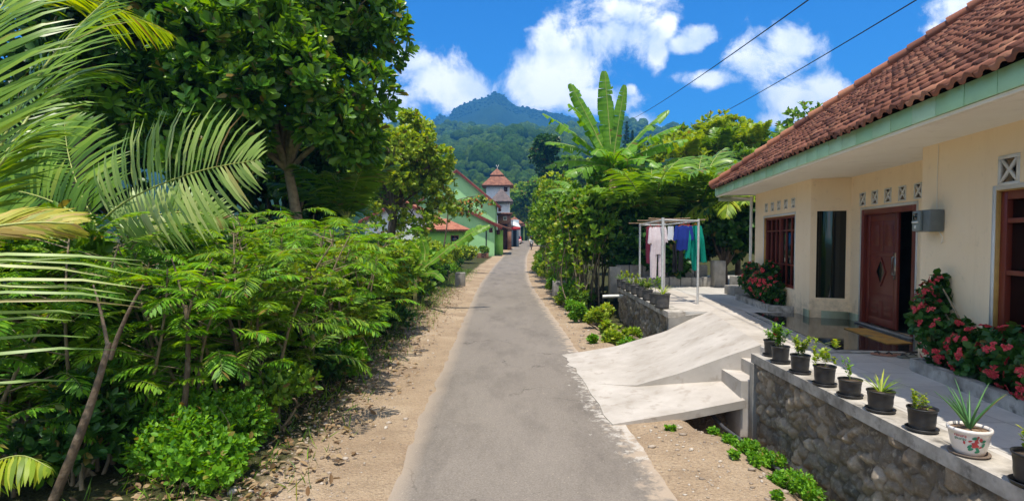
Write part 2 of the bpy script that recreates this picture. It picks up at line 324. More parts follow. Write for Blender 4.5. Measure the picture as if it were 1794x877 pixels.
def fascia_mat():
    m, nt, b = newmat('green fascia tiles')
    g = nd(nt, 'ShaderNodeNewGeometry')
    c = ramp(nt, g.outputs['Random Per Island'], [(0, (0.42,0.70,0.40)), (1, (0.56,0.80,0.53))])
    n = noise(nt, 5, 6, 0.7, stretch=(1,1,3))
    c = mix(nt, mr(nt, n, 0.45, 0.75, 0, 0.4), c, (0.34,0.56,0.31))
    nt.links.new(c, b.inputs['Base Color']); b.inputs['Roughness'].default_value = 0.5; return m
M['fascia'] = fascia_mat()
def stone_mat():
    m, nt, b = newmat('rubble stone')
    a = nd(nt, 'ShaderNodeAttribute'); a.attribute_name = 'stone'
    a2 = nd(nt, 'ShaderNodeAttribute'); a2.attribute_name = 'joint'
    c = ramp(nt, a.outputs['Fac'], [(0, (0.09,0.075,0.058)), (0.4, (0.18,0.15,0.11)), (0.75, (0.29,0.225,0.15)), (1, (0.38,0.31,0.23))])
    n = noise(nt, 14, 7, 0.72)
    c = mix(nt, mr(nt, n, 0.5, 0.72, 0, 0.75), c, (0.5,0.44,0.34))
    c = mix(nt, mr(nt, noise(nt, 3, 6, 0.7), 0.45, 0.7, 0, 0.75), c, (0.12,0.085,0.05))
    c = mix(nt, mr(nt, a2.outputs['Fac'], 0.14, 0.02, 0, 0.7), c, (0.14,0.105,0.065))
    nt.links.new(c, b.inputs['Base Color']); b.inputs['Roughness'].default_value = 0.8
    bump(nt, b, noise(nt, 30, 8, 0.7), 0.9, 0.02); return m
M['stone'] = stone_mat()

# ------------------------------------------------------------------ mesh helpers
class MB:
    def __init__(s): s.V = []; s.Fq = []; s.n = 0
    def add(s, V, faces, mat=0):
        V = np.asarray(V, float).reshape(-1, 3); f = np.asarray(faces, int)
        s.V.append(V); s.Fq.append((f + s.n, mat)); s.n += len(V); return s
    def box(s, x0, x1, y0, y1, z0, z1, mat=0):
        V = [(x, y, z) for z in (z0, z1) for y in (y0, y1) for x in (x0, x1)]
        s.add(V, [(0,2,3,1),(4,5,7,6),(0,1,5,4),(2,6,7,3),(0,4,6,2),(1,3,7,5)], mat); return s
    def tube(s, pts, rad, n=8, cap=True, mat=0):
        P = np.asarray(pts, float); k = len(P)
        r = np.full(k, rad) if np.isscalar(rad) else np.asarray(rad, float)
        T = np.gradient(P, axis=0) if k > 1 else np.array([[0,0,1.]]); T /= np.linalg.norm(T, axis=1)[:, None] + 1e-12
        ref = np.array([0,0,1.]) if abs(T[0][2]) < 0.9 else np.array([1.,0,0])
        a = np.cross(T, ref); a /= np.linalg.norm(a, axis=1)[:, None] + 1e-9; b = np.cross(T, a)
        th = np.linspace(0, 2*math.pi, n, endpoint=False)
        V = P[:, None] + r[:, None, None] * (np.cos(th)[None, :, None] * a[:, None] + np.sin(th)[None, :, None] * b[:, None])
        i, j = np.meshgrid(np.arange(k-1), np.arange(n), indexing='ij'); j2 = (j+1) % n
        s.add(V.reshape(-1,3), np.stack([i*n+j, (i+1)*n+j, (i+1)*n+j2, i*n+j2], -1).reshape(-1,4), mat)
        if cap and n <= 32:
            s.add(V[0], [list(range(n))], mat); s.add(V[-1], [list(range(n))[::-1]], mat)
        return s
    def lathe(s, prof, n=24, c=(0,0,0), mat=0):
        p = np.asarray(prof, float); th = np.linspace(0, 2*math.pi, n, endpoint=False)
        V = np.stack([p[:,0][:,None]*np.cos(th), p[:,0][:,None]*np.sin(th), np.repeat(p[:,1][:,None], n, 1)], -1) + np.array(c)
        k = len(p); i, j = np.meshgrid(np.arange(k-1), np.arange(n), indexing='ij'); j2 = (j+1) % n
        s.add(V.reshape(-1,3), np.stack([i*n+j, i*n+j2, (i+1)*n+j2, (i+1)*n+j], -1).reshape(-1,4), mat); return s
    def prism(s, poly, z0, z1, mat=0):     # poly ccw list of (x,y[,z0,z1])
        k = len(poly); V = []
        for p in poly: V.append((p[0], p[1], p[2] if len(p) > 2 else z0))
        for p in poly: V.append((p[0], p[1], p[3] if len(p) > 3 else z1))
        s.add(V, [list(range(k))[::-1]], mat); s.add(V, [list(range(k, 2*k))], mat)
        s.add(V, [(i, (i+1) % k, k+(i+1) % k, k+i) for i in range(k)], mat); return s
    def build(s, name, mats, parent=None, smooth=False, bevel=0.0, attrs=None, uv=None, local=None):
        V = np.concatenate(s.V) if s.V else np.zeros((0,3))
        if local is not None: V = V - np.asarray(local, float)
        me = bpy.data.meshes.new(name); me.vertices.add(len(V)); me.vertices.foreach_set('co', V.ravel())
        loops = np.concatenate([f.ravel() for f, m in s.Fq]); tot = np.concatenate([np.full(len(f), f.shape[1]) for f, m in s.Fq])
        mi = np.concatenate([np.full(len(f), m) for f, m in s.Fq])
        me.loops.add(len(loops)); me.loops.foreach_set('vertex_index', loops.astype(np.int32))
        me.polygons.add(len(tot)); st = np.concatenate([[0], np.cumsum(tot)[:-1]])
        me.polygons.foreach_set('loop_start', st.astype(np.int32)); 
        me.polygons.foreach_set('material_index', mi.astype(np.int32))
        if smooth: me.polygons.foreach_set('use_smooth', np.ones(len(tot), bool))
        for k, a in (attrs or {}).items():
            at = me.attributes.new(k, 'FLOAT', 'POINT'); at.data.foreach_set('value', np.asarray(a, np.float32))
        if uv is not None:
            l = me.uv_layers.new(name='UVMap'); l.data.foreach_set('uv', uv[loops].ravel().astype(np.float32))
        me.update(calc_edges=True); me.validate()
        for m in (mats if isinstance(mats, (list, tuple)) else [mats]): me.materials.append(m)
        o = bpy.data.objects.new(name, me); COL.objects.link(o)
        if parent is not None: o.parent = parent
        if bevel:
            b = o.modifiers.new('bevel', 'BEVEL'); b.width = bevel; b.segments = 2; b.limit_method = 'ANGLE'
        return o
def tag(o, label=None, cat=None, group=None, kind=None):
    if label: o['label'] = label
    if cat: o['category'] = cat
    if group: o['group'] = group
    if kind: o['kind'] = kind
    return o
def thing(name, label, cat, loc=(0,0,0), rz=0.0, group=None):
    o = bpy.data.objects.new(name, None); COL.objects.link(o); o.empty_display_size = 0.2
    o.location = loc; o.rotation_euler = (0,0,rz); return tag(o, label, cat, group)
def copy_tree(o, parent=None):
    c = o.copy(); COL.objects.link(c); c.parent = parent
    for ch in list(o.children): copy_tree(ch, c)
    return c
def unit(v):
    v = np.asarray(v, float); return v / (np.linalg.norm(v, axis=-1, keepdims=True) + 1e-9)
def vnoise(x, y, seed=0):                 # cheap value noise
    x = np.asarray(x, float); y = np.asarray(y, float); xi = np.floor(x); yi = np.floor(y); fx = x-xi; fy = y-yi
    fx = fx*fx*(3-2*fx); fy = fy*fy*(3-2*fy)
    def h(a, b):
        t = np.sin(a*127.1 + b*311.7 + seed*74.7)*43758.5453; return t-np.floor(t)
    return (h(xi,yi)*(1-fx)+h(xi+1,yi)*fx)*(1-fy)+(h(xi,yi+1)*(1-fx)+h(xi+1,yi+1)*fx)*fy
def fbm(x, y, oct=5, seed=0, gain=0.5):
    s = 0; a = 1; t = 0
    for o in range(oct): s = s + a*vnoise(x*2**o, y*2**o, seed+o); t += a; a *= gain
    return s/t

# leaf templates: x along, y across (half width 1), z up
OBOV = (np.array([(0,0,0),(0.4,0.62,0.04),(0.78,1,0.0),(1,0,-0.1),(0.78,-1,0.0),(0.4,-0.62,0.04)]) - np.array([(0,0,0),(0,0,0),(0,0,0),(0,0,0),(0,0,0),(0,0,0)]), np.array([(0,5,4,3),(0,3,2,1)]))
ELL = (np.array([(0,0,0),(0.3,0.9,0.06),(0.68,0.85,0.03),(1,0,-0.12),(0.68,-0.85,0.03),(0.3,-0.9,0.06)]), np.array([(0,5,4,3),(0,3,2,1)]))
DIAM = (np.array([(0,0,0),(0.5,1,0.05),(1,0,-0.05),(0.5,-1,0.05)]), np.array([(0,3,2,1)]))
BLADE = (np.array([(0,0.35,0),(0,-0.35,0),(0.35,1,0.0),(0.35,-1,0.0),(0.7,0.8,-0.07),(0.7,-0.8,-0.07),(1,0.06,-0.22),(1,-0.06,-0.22)]), np.array([(0,1,3,2),(2,3,5,4),(4,5,7,6)]))
STIFF = (np.array([(0,0.5,0),(0,-0.5,0),(0.45,1,0.02),(0.45,-1,0.02),(1,0.05,-0.04),(1,-0.05,-0.04)]), np.array([(0,1,3,2),(2,3,5,4)]))
def inst(mb, tpl, pos, d, nrm, L, W, mat=0):
    tv, tf = tpl; pos = np.asarray(pos, float); N = len(pos)
    if N == 0: return
    x = unit(d); y = unit(np.cross(np.broadcast_to(nrm, x.shape), x)); z = np.cross(x, y)
    L = np.broadcast_to(L, (N,))[:, None, None]; W = np.broadcast_to(W, (N,))[:, None, None]
    V = pos[:,None] + L*tv[None,:,0:1]*x[:,None] + W*tv[None,:,1:2]*y[:,None] + L*tv[None,:,2:3]*z[:,None]
    k = len(tv); f = (tf[None] + (np.arange(N)*k)[:,None,None]).reshape(-1, tf.shape[1])
    mb.add(V.reshape(-1,3), f, mat)
def rdir(n): return unit(rng.normal(size=(n,3)))
def rosettes(mb, tips, axis, nl, L, W, tpl=OBOV, spread=0.9, mat=0):
    """whorl of nl leaves at every shoot tip, opening round its axis"""
    N = len(tips); ax = unit(axis); r = unit(np.cross(ax, rdir(N))); q = np.cross(ax, r)
    a0 = rng.uniform(0, 6.28, N)
    for k in range(nl):
        a = a0 + k*2.4 + rng.normal(0, 0.25, N); sp = spread*rng.uniform(0.55, 1.3, N)
        d = unit(ax + (np.cos(a)[:,None]*r + np.sin(a)[:,None]*q)*sp[:,None])
        nr = unit(ax*1.0 + rdir(N)*0.35 - d*0.3)
        ll = L*rng.uniform(0.65, 1.2, N)
        inst(mb, tpl, tips - ax*0.02*k, d, nr, ll, W*ll/L*rng.uniform(0.85,1.15,N), mat)
def lobes_for(c, rad, k, lr, seed=None, flat=0.0):
    c = np.array(c, float); rad = np.array(rad, float)
    d = rdir(k); d[:,2] = np.where(d[:,2] < -0.55, -d[:,2]*0.4, d[:,2])
    rr = rng.uniform(0.35, 0.78, k)[:,None]
    return c + d*rad*rr, rad.mean()*lr*rng.uniform(0.7, 1.25, k)
def shoots(cent, r, n, squash=0.85):
    k = len(cent); i = rng.integers(0, k, n); d = rdir(n); 
    rr = r[i]*rng.uniform(0.45, 1.05, n)**0.6
    p = cent[i] + d*rr[:,None]*np.array([1,1,squash]); return p, unit(d + np.array([0,0,0.75]))
def curve(p0, p1, bend, k=8):
    t = np.linspace(0, 1, k)[:,None]; p0 = np.array(p0, float); p1 = np.array(p1, float)
    return p0*(1-t) + p1*t + np.array(bend)*4*t*(1-t)

def tree(name, label, cat, base, cc, rad, lmat, nlobes=14, lr=0.42, nsh=900, nl=6, L=0.2, W=0.05, tpl=ELL, tr=0.13, bark='bark', group=None, ntw=26, spread=0.9, lobes=None, th=None):
    base = np.array(base, float); o = thing(name, label, cat, tuple(base), group=group)
    cc = np.array(cc, float); rad = np.array(rad, float)
    cent, r = lobes_for(cc, rad, nlobes, lr)
    if lobes: 
        cent = np.concatenate([cent, np.array([l[:3] for l in lobes])]); r = np.concatenate([r, [l[3] for l in lobes]])
    fork = cc - np.array([0,0,rad[2]*0.72]) if th is None else np.array([base[0]*0.6+cc[0]*0.4, base[1]*0.6+cc[1]*0.4, th])
    tk = MB(); tk.tube(curve(base - [0,0,0.15], fork, (rng.normal(0,.08), rng.normal(0,.08), 0), 9), np.linspace(tr, tr*0.7, 9)*(1+rng.normal(0,.04,9)), 10)
    tk.build('trunk', M[bark], o, True, local=base)
    lm = MB()
    for i in rng.choice(len(cent), min(ntw, len(cent)), replace=False):
        e = cent[i]; lm.tube(curve(fork, e, (rng.normal(0,.1), rng.normal(0,.1), 0.12*rad[2]), 7), np.linspace(tr*0.5, tr*0.1, 7), 6)
        for _ in range(3):
            e2 = e + rdir(1)[0]*r[i]*0.9; s = e*0.7+fork*0.3
            lm.tube(curve(s, e2, (0,0,0.1), 5), np.linspace(tr*0.2, tr*0.05, 5), 5)
    lm.build('limb', M[bark], o, True, local=base)
    cr = MB(); p, ax = shoots(cent, r, nsh); p = p[p[:,2] > base[2]+0.1]; ax = ax[:len(p)]
    rosettes(cr, p, ax, nl, L, W, tpl, spread)
    cr.build('crown', M[lmat], o, local=base); return o
def shrub(name, label, cat, base, rad, lmat, n=260, nl=5, L=0.14, W=0.035, tpl=ELL, group=None, nlobes=7, h0=0.45, stems=5, parts=True):
    base = np.array(base, float); rad = np.array(rad, float); c = base + [0,0,rad[2]*h0*2]
    cent, r = lobes_for(c, rad*[1,1,1], nlobes, 0.5)
    cr = MB(); p, ax = shoots(cent, r, n); k = p[:,2] > base[2]+0.03; p = p[k]; ax = ax[k]
    rosettes(cr, p, ax, nl, L, W, tpl)
    o = thing(name, label, cat, tuple(base), group=group)
    cr.build('foliage', M[lmat], o, local=base)
    st = MB()
    for i in range(stems):
        q = p[rng.integers(0, len(p))]; s = base + [rng.normal(0, rad[0]*0.25), rng.normal(0, rad[1]*0.25), -0.05]
        st.tube(curve(s, q, (rng.normal(0,.08), rng.normal(0,.08), 0.1), 6), np.linspace(0.022, 0.008, 6)*(max(1, rad[2]*0.6) if rad[2] > .45 else rad[2]*0.6), 5)
    st.build('stem', M['bark_pale'], o, True, local=base)
    return o
def frond_geo(mb, P, n, L, mats=(0,1), tpl=BLADE, fwd=0.55, up=0.1, W=0.022, rr=0.018, prof=None, sides=(1,-1), droop=0.35, jit=0.08, t0=0.12, side_ref=None):
    """pinnate palm leaf along polyline P; mats = (leaflet, rachis)"""
    P = np.asarray(P, float); k = len(P)
    mb.tube(P, np.linspace(rr, rr*0.25, k), 5, mat=mats[1])
    t = np.linspace(t0, 1.0, n); ti = t*(k-1); i = np.minimum(ti.astype(int), k-2); f = (ti-i)[:,None]
    pos = P[i]*(1-f) + P[i+1]*f; T = unit(np.gradient(P, axis=0)); tg = unit(T[i]*(1-f)+T[i+1]*f)
    ref = np.array([0,0,1.]) if side_ref is None else np.array(side_ref, float)
    side = unit(np.cross(tg, ref)); nu = np.cross(side, tg)
    pr = np.sin(np.clip(t*0.93+0.07, 0, 1)*math.pi)**0.6 if prof is None else prof(t)
    for s in sides:
        m = len(t); d = unit(side*s + tg*(fwd+0.9*t[:,None]**3) + nu*up - np.array([0,0,1])*droop*rng.uniform(0.4,1.4,m)[:,None] + rng.normal(0, jit, (m,3)))
        nr = unit(nu + side*s*0.25 + rng.normal(0,.15,(m,3)))
        inst(mb, tpl, pos, d, nr, L*pr*rng.uniform(0.88,1.08,m), W, mats[0])
def arch(p0, az, el, length, droop, k=12):
    """palm rachis: starts at p0 in direction (az,el) and bends down"""
    pts = [np.array(p0, float)]; e = el; st = length/(k-1)
    for i in range(k-1):
        pts.append(pts[-1] + st*np.array([math.sin(az)*math.cos(e), math.cos(az)*math.cos(e), math.sin(e)])); e -= droop/(k-1)*(0.5+1.0*i/(k-1))
    return np.array(pts)
def palm(name, label, base, crown_z, nfr, flen, L, lmat='leaf_palm', group=None, el=(0.3,1.3), droop=1.6, az=None, W=0.025, tr=0.1, nleaf=46, cat='palm', lean=(0,0), **kw):
    base = np.array(base, float); o = thing(name, label, cat, tuple(base), group=group)
    top = np.array([base[0]+lean[0], base[1]+lean[1], crown_z])
    tk = MB(); tk.tube(curve(base-[0,0,.1], top, (0,0,0), 8), np.linspace(tr, tr*0.8, 8), 9); tk.build('trunk', M['bark'], o, True, local=base)
    for i in range(nfr):
        a = (i*2.399 + rng.normal(0,.2)) if az is None else az[i % len(az)] + rng.normal(0,.12)
        e = el[0] + (el[1]-el[0])*((i*0.618) % 1)
        fm = MB(); frond_geo(fm, arch(top, a, e, flen*rng.uniform(.85,1.1), droop*rng.uniform(.8,1.2)), nleaf, L, W=W, **kw)
        fm.build('frond', [M[lmat], M['rachis']], o, local=base)
    return o
def banana_leaf(P, W, mb, up=(0,0,1), tear=0.3, fold=0.5, curl=0.0):
    """P midrib polyline; blade of ribbed strips, torn in places"""
    P = np.asarray(P, float); K = 46; k = len(P); t = np.linspace(0,1,K); ti = t*(k-1); i = np.minimum(ti.astype(int), k-2); f = (ti-i)[:,None]
    Q = P[i]*(1-f)+P[i+1]*f; T = unit(np.gradient(Q, axis=0)); S = unit(np.cross(T, np.array(up, float))); U = np.cross(S, T)
    w = W*np.clip(np.sin(np.clip((t*0.97+0.02),0,1)*math.pi)**0.38, 0.06, 1)*np.where(t<0.1, np.clip((t-0.01)/0.09,0.03,1), 1)
    for s in (1,-1):
        dr = fold; Ol = []; wob = 0
        for j in range(K-1):
            if rng.random() < tear: wob = rng.normal(0, 0.3)
            o = []
            for q in (j, j+1):
                m1 = Q[q] + S[q]*s*w[q]*0.5 + U[q]*w[q]*(0.12-fold*0.25+wob*0.3)
                m2 = Q[q] + S[q]*s*w[q]*0.95 + U[q]*w[q]*(-fold*0.8+wob) + T[q]*w[q]*0.12*(1+wob)
                o.append((Q[q], m1, m2))
            V = [o[0][0], o[0][1], o[0][2], o[1][0], o[1][1], o[1][2]]
            if rng.random() < tear*0.5: V[5] = V[5]*0.8 + V[2]*0.2
            mb.add(V, [(0,1,4,3),(1,2,5,4)], 0)
    mb.tube(P, np.linspace(0.03, 0.006, len(P))*max(1, W/0.28)*0.8, 6, mat=1)

# ------------------------------------------------------------------ terrain and road
_ry = np.array([-400,-50,0,5,12,22,32,45,66,97,140,200,260,400,3000.])
_rz = np.array([0,0,0,0,0,-.02,-.03,.0,.42,1.35,2.5,3.0,3.2,3.2,3.2])
def hroad(y): 
    y = np.asarray(y, float); return sum(np.interp(y+o, _ry, _rz) for o in (-6,-3,0,3,6))/5*np.clip((y-10)/12, 0, 1)
_cy = np.array([-400,-50,0,7,18,30,48,66,82,97,118,140,170,220,400.]); _cx = np.array([.2,.2,.2,.16,-.08,-.38,-.22,.3,1.1,2.05,3.2,4.2,9.,25.,90.])
def croad(y):
    y = np.asarray(y, float); return sum(np.interp(y+o, _cy, _cx) for o in (-5,-2.5,0,2.5,5))/5
def hw(y): return np.interp(y, [0,15,40,140], [1.33,1.38,1.42,1.5])
def sst(x, a, b):
    t = np.clip((x-a)/(b-a), 0, 1); return t*t*(3-2*t)
def terrain(x, y):
    x = np.asarray(x, float); y = np.asarray(y, float); c = croad(y); z = hroad(y); d = x-c
    z = z - 0.55*sst(-d, 3.4, 8.0)*(1-sst(y, 25, 50)) + 0.06*sst(-d, 1.8, 3.0)*(y<60)
    near = sst(y, 8.6, 7.6) if False else 1-sst(y, 7.4, 8.0)
    z = z - 0.30*sst(d, 2.35, 2.95)*near*(y > -30)
    z = z - 0.50*sst(d, 2.1, 2.6)*(sst(y,6.9,7.4)*(1-sst(y,8.0,8.6)))*0.7
    z = z - 0.22*sst(d, 2.2, 2.8)*sst(y, 12, 12.6)*(1-sst(y, 18, 20))
    z = z + 2.2*sst(d, 6, 16)*sst(y, 19, 34) + 0.15*sst(d, 2, 5)*sst(y,19,24)
    wob = 0.05*(fbm(x*1.4, y*1.4, 4, 3)-0.5)*sst(np.abs(d), 1.25, 1.9) + 0.5*(fbm(x*.12, y*.12, 3, 9)-0.5)*sst(np.abs(d), 8, 20)
    z = z + wob - 0.02*sst(np.abs(d), 1.5, 1.1)
    far = sst(np.hypot(x, y), 160, 400); return z*(1-far*0.0)

def axis(d0, d1, step, far, n):
    a = np.arange(d0, d1+1e-6, step); g = np.geomspace(step, far, n)
    return np.unique(np.concatenate([d0-np.cumsum(g*0+g)[::1], a, d1+np.cumsum(g)]))
def axis2(d0, d1, step, lo, hi, n=34):
    a = np.arange(d0, d1, step); l = d0-(np.geomspace(step*1.2, d0-lo, n)); h = d1+(np.geomspace(step*1.2, hi-d1, n))
    return np.sort(np.concatenate([l, a, [d1], h]))
def grid_mesh(xs, ys, zf):
    X, Y = np.meshgrid(xs, ys); Z = zf(X, Y); nx, ny = len(xs), len(ys)
    i, j = np.meshgrid(np.arange(ny-1), np.arange(nx-1), indexing='ij'); b = (i*nx+j)
    return np.stack([X,Y,Z], -1).reshape(-1,3), np.stack([b, b+1, b+nx+1, b+nx], -1).reshape(-1,4)
xs = axis2(-7, 7, 0.11, -2500, 2500, 44); ys = axis2(1, 34, 0.13, -400, 3400, 70)
V, Fc = grid_mesh(xs, ys, terrain)
dd = np.abs(V[:,0]-croad(V[:,1])); dsg = V[:,0]-croad(V[:,1])
hum = np.where(dsg < 0, sst(dd, 1.95+0.35*np.clip((V[:,1]-4)/25,0,1), 3.1), sst(dd, 2.3, 3.2)*(V[:,1] > 12)) 
g = MB(); g.add(V, Fc); tag(g.build('ground', M['dirt'], smooth=True, attrs={'humus': hum}), kind='structure')

yr = np.unique(np.concatenate([np.arange(-30, 40, 0.1), np.arange(40, 215, 0.8)])); us = np.linspace(-1, 1, 9)
c = croad(yr); w = hw(yr); tx = np.gradient(c, yr); nl_ = np.sqrt(1+tx**2)
jl = (fbm(yr*2.2, yr*0+.5, 5, 21)-.5)*0.16; jr = (fbm(yr*2.2, yr*0+7.5, 5, 33)-.5)*0.2
Vr = []
for u_ in us:
    off = u_*w + (jl if u_ == -1 else 0) + (jr*.7 if u_ == 1 else 0)
    Vr.append(np.stack([c+off/nl_, yr-off*tx/nl_, hroad(yr) + 0.014 - 0.012*abs(u_)**3], -1))
Vr = np.stack(Vr, 1); nr_, nu_ = Vr.shape[:2]
i, j = np.meshgrid(np.arange(nr_-1), np.arange(nu_-1), indexing='ij'); b_ = i*nu_+j
rd = MB(); rd.add(Vr.reshape(-1,3), np.stack([b_, b_+1, b_+nu_+1, b_+nu_], -1).reshape(-1,4))
uvr = np.stack([np.tile(us, nr_), np.repeat(yr, nu_)], -1)
tag(rd.build('road', M['asphalt'], smooth=True, uv=uvr), kind='structure')

# ------------------------------------------------------------------ hills and mountain
def canopy_mat(name, c1, c2, c3, sc):
    m, nt, b = newmat(name)
    n = noise(nt, sc, 6, 0.6); c = ramp(nt, n, [(0.3, c1), (0.5, c2), (0.72, c3)])
    g = nd(nt, 'ShaderNodeNewGeometry'); c = mix(nt, mr(nt, g.outputs['Random Per Island'], 0, 1, 0, 0.55), c, c3)
    nt.links.new(c, b.inputs['Base Color']); b.inputs['Roughness'].default_value = 0.95; b.inputs['Specular IOR Level'].default_value = 0.05
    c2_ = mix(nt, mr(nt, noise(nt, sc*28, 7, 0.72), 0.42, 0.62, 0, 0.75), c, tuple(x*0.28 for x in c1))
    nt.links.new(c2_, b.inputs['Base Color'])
    bump(nt, b, noise(nt, sc*22, 7, 0.75), 1.0, 2.2); return m
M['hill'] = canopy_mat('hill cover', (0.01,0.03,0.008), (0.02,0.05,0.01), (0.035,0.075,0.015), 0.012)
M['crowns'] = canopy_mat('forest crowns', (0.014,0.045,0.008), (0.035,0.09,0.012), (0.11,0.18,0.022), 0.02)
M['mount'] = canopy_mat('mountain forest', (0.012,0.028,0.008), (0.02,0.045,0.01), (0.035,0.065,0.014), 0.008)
HU = np.array([-1.2,-.5,-.2,-.1,0.0,.08,.15,.22,.3,.4,.6,1.2]); HV = np.array([.10,.16,.20,.203,.205,.205,.20,.185,.165,.15,.12,.08])
def hillz(x, y):
    u = x/np.maximum(y, 60); v = np.interp(u, HU, HV)
    t = np.clip((y-150)/(760-150), 0, 1.0); prof = t**1.15
    z = 3.0 + v*760*prof
    z = z*(1 - 0.5*sst(y, 780, 1000))
    rid = fbm(x*0.009+3, y*0.006, 5, 5)
    return z + (rid-0.52)*75*np.clip(t*1.6, 0, 1)*(0.35+0.65*sst(y,150,400)) - 3.5*(1-sst(y,150,200))
V, Fc = grid_mesh(np.arange(-620, 760, 9.), np.arange(150, 1010, 9.), hillz)
h = MB(); h.add(V, Fc); tag(h.build('hills', M['hill'], smooth=True), kind='structure')
MU = np.array([-1.5,-.6,-.3,-.197,-.15,-.132,-.124,-.112,-.097,-.067,-.045,-.029,-.015,-.004,.008,.053,.088,.143,.2,.263,.403,.6,1.5])
MV = np.array([.06,.09,.13,.165,.2,.214,.221,.213,.232,.244,.249,.258,.254,.242,.234,.226,.219,.205,.192,.178,.155,.12,.05])
def mountz(x, y):
    u = x/1500.0; v = np.interp(u, MU, MV); t = np.clip((y-820)/(1500-820), 0, 1); b = np.clip((2100-y)/(600), 0, 1)
    crest = v*1500
    r1 = np.abs(fbm(x*0.006, y*0.0028, 5, 12)-0.5)*2
    z = crest*np.where(y < 1500, t**0.8, b**0.9) - (1-np.where(y<1500, t, b))*r1*150*np.clip(t*3,0,1)
    z = z + 4*(fbm(x*0.08, y*0.08, 3, 40)-0.5)
    return z
V, Fc = grid_mesh(np.arange(-1500, 1700, 8.), np.arange(830, 2090, 9.), mountz)
h = MB(); h.add(V, Fc); tag(h.build('mountain', M['mount'], smooth=True), kind='structure')

# blob crown templates
import bmesh
def ico(sub):
    bm = bmesh.new(); bmesh.ops.create_icosphere(bm, subdivisions=sub, radius=1.0)
    v = np.array([p.co[:] for p in bm.verts]); f = np.array([[q.index for q in p.verts] for p in bm.faces]); bm.free(); return v, f
IV, IF = ico(2)
def blob_tpl(seed):
    r = 1 + 0.5*(fbm(IV[:,0]*1.7+seed*3+IV[:,2]*0.9, IV[:,1]*1.7+IV[:,2]*1.3+5, 3, seed, 0.7)-0.5)*1.5
    bump_ = 0.22*(vnoise(IV[:,0]*6+IV[:,2]*3+40, IV[:,1]*6-IV[:,2]*4+40, seed+9)-0.5); v = IV*(r+bump_)[:,None]; v[:,2] *= 0.85; return v
BT = [blob_tpl(s) for s in range(5)]
def forest(name, pts, r, mat, zoff=0.25, tall=None):
    mb = MB(); r = np.asarray(r)
    for q in range(5):
        k = np.arange(len(pts)) % 5 == q; P = pts[k]; rr = r[k]; a = rng.uniform(0, 6.28, len(P))
        ca, sa = np.cos(a), np.sin(a); t = BT[q]
        X = t[None,:,0]*ca[:,None]-t[None,:,1]*sa[:,None]; Y = t[None,:,0]*sa[:,None]+t[None,:,1]*ca[:,None]
        zz = t[None,:,2]*(1 if tall is None else tall[k][:,None])
        V = P[:,None] + rr[:,None,None]*np.stack([X, Y, np.broadcast_to(zz, X.shape)+zoff], -1)
        mb.add(V.reshape(-1,3), (IF[None]+(np.arange(len(P))*len(IV))[:,None,None]).reshape(-1,3))
    return tag(mb.build(name, mat, smooth=True), kind='stuff')
n = 8000; y = 170+610*rng.uniform(0,1,n)**0.72; x = y*rng.uniform(-.22,.42,n); P = np.stack([x,y,hillz(x,y)],-1)
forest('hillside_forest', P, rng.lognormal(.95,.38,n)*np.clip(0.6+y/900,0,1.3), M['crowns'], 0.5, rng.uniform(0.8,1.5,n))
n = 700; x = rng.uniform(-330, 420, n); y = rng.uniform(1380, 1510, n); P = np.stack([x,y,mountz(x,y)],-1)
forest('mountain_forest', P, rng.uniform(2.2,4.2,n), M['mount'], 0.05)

# ------------------------------------------------------------------ rubble walls
def rubble(u0, u1, v0, v1, cell=0.2, step=0.022, seed=1, lo=0.5):
    us_ = np.arange(u0, u1+step*.5, step); vs_ = np.arange(v0, v1+step*.5, step); r2 = np.random.default_rng(seed)
    gu, gv = np.meshgrid(np.arange(u0-cell*2, u1+cell*2, cell*1.15), np.arange(v0-cell*2, v1+cell*2, cell*0.85))
    c = np.stack([gu.ravel(), gv.ravel()], -1); c += r2.uniform(-.45,.45,c.shape)*cell; rnd = r2.random(len(c)); tilt = r2.normal(0,.35,(len(c),2))
    U, Vv = np.meshgrid(us_, vs_); q = np.stack([U.ravel(), Vv.ravel()], -1)
    q0_ = q.copy(); q = q + (np.stack([fbm(q[:,0]*5,q[:,1]*5,4,seed+50),fbm(q[:,0]*5+9,q[:,1]*5,4,seed+51)],-1)-.5)*cell*1.5
    D = np.sqrt((q[:,None,0]-c[None,:,0])**2*0.8+(q[:,None,1]-c[None,:,1])**2*1.15)
    o = np.argpartition(D, 1, axis=1)[:, :2]; d0 = D[np.arange(len(q)), o[:,0]]; d1 = D[np.arange(len(q)), o[:,1]]
    sw = d0 > d1; i0 = np.where(sw, o[:,1], o[:,0]); F1 = np.minimum(d0,d1); F2 = np.maximum(d0,d1)
    e = (F2-F1)/cell; rel = q-c[i0]
    hgt = 0.05*np.clip(e*2.2,0,1)**0.6 + 0.03*(rnd[i0]-.5)*np.clip(e*3,0,1) + (rel*tilt[i0]).sum(1)*0.35*np.clip(e*3,0,1) + 0.02*(fbm(q[:,0]*14, q[:,1]*14, 4, seed)-.5)
    hgt = hgt*1.25 + 0.03*(fbm(q0_[:,0]*9, q0_[:,1]*9, 5, seed+3, .65)-.5)
    return q0_, hgt, rnd[i0], e, len(us_), len(vs_)
